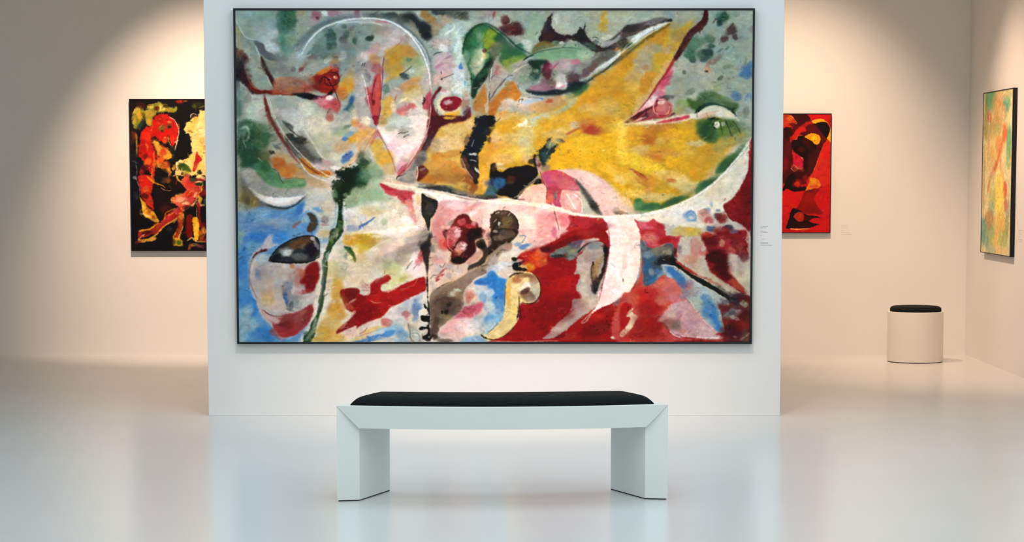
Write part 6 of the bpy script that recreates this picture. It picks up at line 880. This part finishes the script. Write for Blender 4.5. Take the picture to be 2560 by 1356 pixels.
painting('painting', (-.154, PY, .441), 0, 3.104, 2.004, .045, .0125,
         paint_big(), (585, 19, 1888, 863), ((592, 29), (1876, 26), (602, 853), (1871, 851)), 1080, 700,
         'very large black-framed abstract painting in green, yellow and red on the white partition', 0.88)
painting('painting', (-2.64, BY, .844), 0, 1.02, 1.225, .036, .006,
         paint_left(), (324, 247, 640, 630), ((326, 250), (639, 250), (331, 627), (640, 629)), 420, 500,
         'dark painting of a red and a pale yellow figure, left of the partition', 0.92)
painting('painting', (2.124, BY, .990), 0, .778, .963, .036, .006,
         paint_red(), (1840, 283, 2078, 584), ((1840, 285), (2076, 285), (1840, 582), (2072, 582)), 400, 500,
         'bright red painting with dark shapes and yellow arcs, right of the partition', 0.92)
painting('painting', (RX, 16.975, .858), R(-90), 1.05, 1.234, .035, .006,
         paint_side(), (0, 0, 600, 700), ((2, 2), (598, 2), (2, 698), (598, 698)), 260, 300,
         'pale yellow and green abstract painting with black edge, on the right wall', 1.25)

# ---------------------------------------------------------------- wall lettering beside the paintings
def caption(loc, rz, rows, m, label, dz=.0068, hz=.0030):
    """rows of small unreadable print: (row, x0, x1) in units of the row pitch"""
    rnd = random.Random(len(rows)); r = []
    for (k, a, b) in rows:
        x = a
        while x < b-.002:
            w = min(rnd.uniform(.005, .014), b-x)
            r.append((x, -.0006, -k*dz-hz, x+w, 0, -k*dz)); x += w+.0022
    o = boxes('wall_caption', r, m); o.location = loc; o.rotation_euler = (0, 0, rz)
    return tag(o, label, 'caption')
caption((1.449, PY, 1.148), 0, [(0, 0, .044), (1, 0, .036), (4, 0, .034), (5, 0, .040), (8, 0, .009), (11, 0, .027), (14, 0, .045), (15, 0, .046), (16.5, 0, .07)], M_INK,
        'small grey printed caption on the partition, right of the huge painting')
caption((2.605, BY, 1.055), 0, [(0, 0, .055), (1.6, 0, .045), (3.2, .006, .05), (6.5, 0, .02), (9, 0, .07), (11, 0, .09)], M_INKW,
        'faint printed caption on the rear wall, right of the red painting')
caption((RX, 16.33, 1.06), R(-90), [(0, 0, .10), (2, 0, .08), (4, 0, .12), (7, 0, .04), (10, 0, .13), (12, 0, .12)], M_INKW,
        'faint printed caption on the right wall beside the pale painting')

# ---------------------------------------------------------------- the curved bench
HW, DEP, ZT, TH = .741, .40, .430, .100
def plan(x, v, tilt=0.0):
    """x along the front (metres), v 0 front .. 1 back -> local plan point"""
    u = x/HW
    yf = .108*u*u+tilt; yb = DEP+.075*u*u-.015
    return (u*(HW-.150*v), yf*(1-v)+yb*v)
def slab(name, xs, zb, zt, parent, m, flat=None, zsteps=1):
    V, F = [], []; n = len(xs)
    for x in xs:
        b_, t_ = zb(x), zt(x)
        for v in (0, 1):
            for z in (b_, t_):
                tilt = (.020*(ZT-z)/TH if v == 0 else 0)
                p = plan(x, v, tilt if flat is None else 0)
                if flat is not None and v == 0: p = (p[0], flat(x))
                V.append((p[0], p[1], z))
    for i in range(n-1):
        a, b = 4*i, 4*i+4
        F += [(a, a+1, b+1, b), (a+2, b+2, b+3, a+3), (a+1, a+3, b+3, b+1), (a, b, b+2, a+2)]
    F += [(0, 2, 3, 1), (4*n-4, 4*n-3, 4*n-1, 4*n-2)]
    return mesh(name, V, F, m, parent)
bench = empty('gallery_bench', (-.073, 9.846, 0), R(2.2))
tag(bench, 'curved white bench with black padded seat, in front of the partition', 'bench')
xs = list(np.linspace(-HW, -HW+TH, 5))+list(np.linspace(-HW+TH, HW-TH, 33))[1:-1]+list(np.linspace(HW-TH, HW, 5))
slab('seat_frame', xs, lambda x: ZT-TH+max(0, abs(x)-(HW-TH))*.985, lambda x: ZT, bench, M_BENCH)
for s in (-1, 1):
    e = sorted([s*HW, s*(HW-TH)])
    slab('leg', list(np.linspace(e[0], e[1], 3)), lambda x: .005, lambda x: ZT-TH-.0016+max(0, abs(x)-(HW-TH))*.985, bench, M_BENCH,
         flat=lambda x: .108+.018*(HW-abs(x))/TH)
    q0, q1 = sorted([s*(HW-.006), s*(HW-TH+.002)])
    slab('foot_strip', [q0, q1], lambda x: 0, lambda x: .0055, bench, M_DARK, flat=lambda x: .112+.018*(HW-abs(x))/TH)
# padded seat
def cushion():
    ns, nt = 90, 34
    si = [math.sin(t) for t in np.linspace(-math.pi/2, math.pi/2, nt)]
    ss = []
    for a in np.linspace(-1, 1, ns): ss.append(math.copysign(1-(1-abs(a))**1.5, a))
    V, F = [], []
    L_, W_, ins, rr, hh = HW-.045, DEP-.085, .045, .055, .034
    for a in ss:
        for b in si:
            x = a*L_; d = (b+1)/2
            v = (ins+d*W_)/DEP
            p = plan(x, v)
            # ends follow the end faces of the frame: nearly radial
            de = (1-abs(a))*L_; dl = (1-abs(b))/2*W_
            k = 1-(1-min(de/rr, 1))**2; k2 = 1-(1-min(dl/rr, 1))**2
            z = hh*math.sqrt(max(k, 0))*math.sqrt(max(k2, 0))+.006*(1-a*a)**.5*(1-b*b)
            V.append((p[0], p[1], ZT+.004+z))
    nb = len(V)
    idx = lambda i, j: i*nt+j
    for i in range(ns-1):
        for j in range(nt-1): F.append((idx(i, j), idx(i+1, j), idx(i+1, j+1), idx(i, j+1)))
    loop = [idx(i, 0) for i in range(ns)]+[idx(ns-1, j) for j in range(1, nt)]+[idx(i, nt-1) for i in range(ns-2, -1, -1)]+[idx(0, j) for j in range(nt-2, 0, -1)]
    base = len(V)
    for k in loop: V.append((V[k][0], V[k][1], ZT))
    for k in range(len(loop)):
        k2 = (k+1) % len(loop)
        F.append((loop[k], loop[k2], base+k2, base+k))
    F.append(tuple(range(base, base+len(loop))))
    return mesh('cushion', V, F, M_CUSH, bench, True)
cu = cushion(); cu['label'] = 'black fabric cushion with rounded edges'

# ---------------------------------------------------------------- the round stool
def lathe(name, prof, n, m, parent, smooth=True):
    V, F = [], []
    for (r, z) in prof:
        for k in range(n):
            a = 2*math.pi*k/n; V.append((r*math.cos(a), r*math.sin(a), z))
    for i in range(len(prof)-1):
        for k in range(n):
            k2 = (k+1) % n
            F.append((i*n+k, i*n+k2, (i+1)*n+k2, (i+1)*n+k))
    F.append(tuple(range(n))); F.append(tuple((len(prof)-1)*n+k for k in range(n)))
    o = mesh(name, V, F, m, parent, smooth)
    return o
stool = empty('round_stool', (3.100, 17.53, 0))
tag(stool, 'round white drum stool with black padded top near the right wall', 'stool')
lathe('base_ring', [(.206, 0), (.206, .006)], 96, M_DARK, stool, False)
body = lathe('drum', [(.211, .006), (.217, .006), (.217, .008), (.217, .392), (.2168, .394), (.215, .395)], 128, M_STOOL, stool)
pr = [(.196, .395), (.199, .398), (.199, .412)]
for k in range(1, 9):
    a = k/8*math.pi/2; pr.append((.199-.032+.032*math.cos(a), .412+.024*math.sin(a)))
pr += [(.12, .439), (.05, .440), (.004, .440)]
cs = lathe('cushion', pr, 96, M_CUSH, stool)
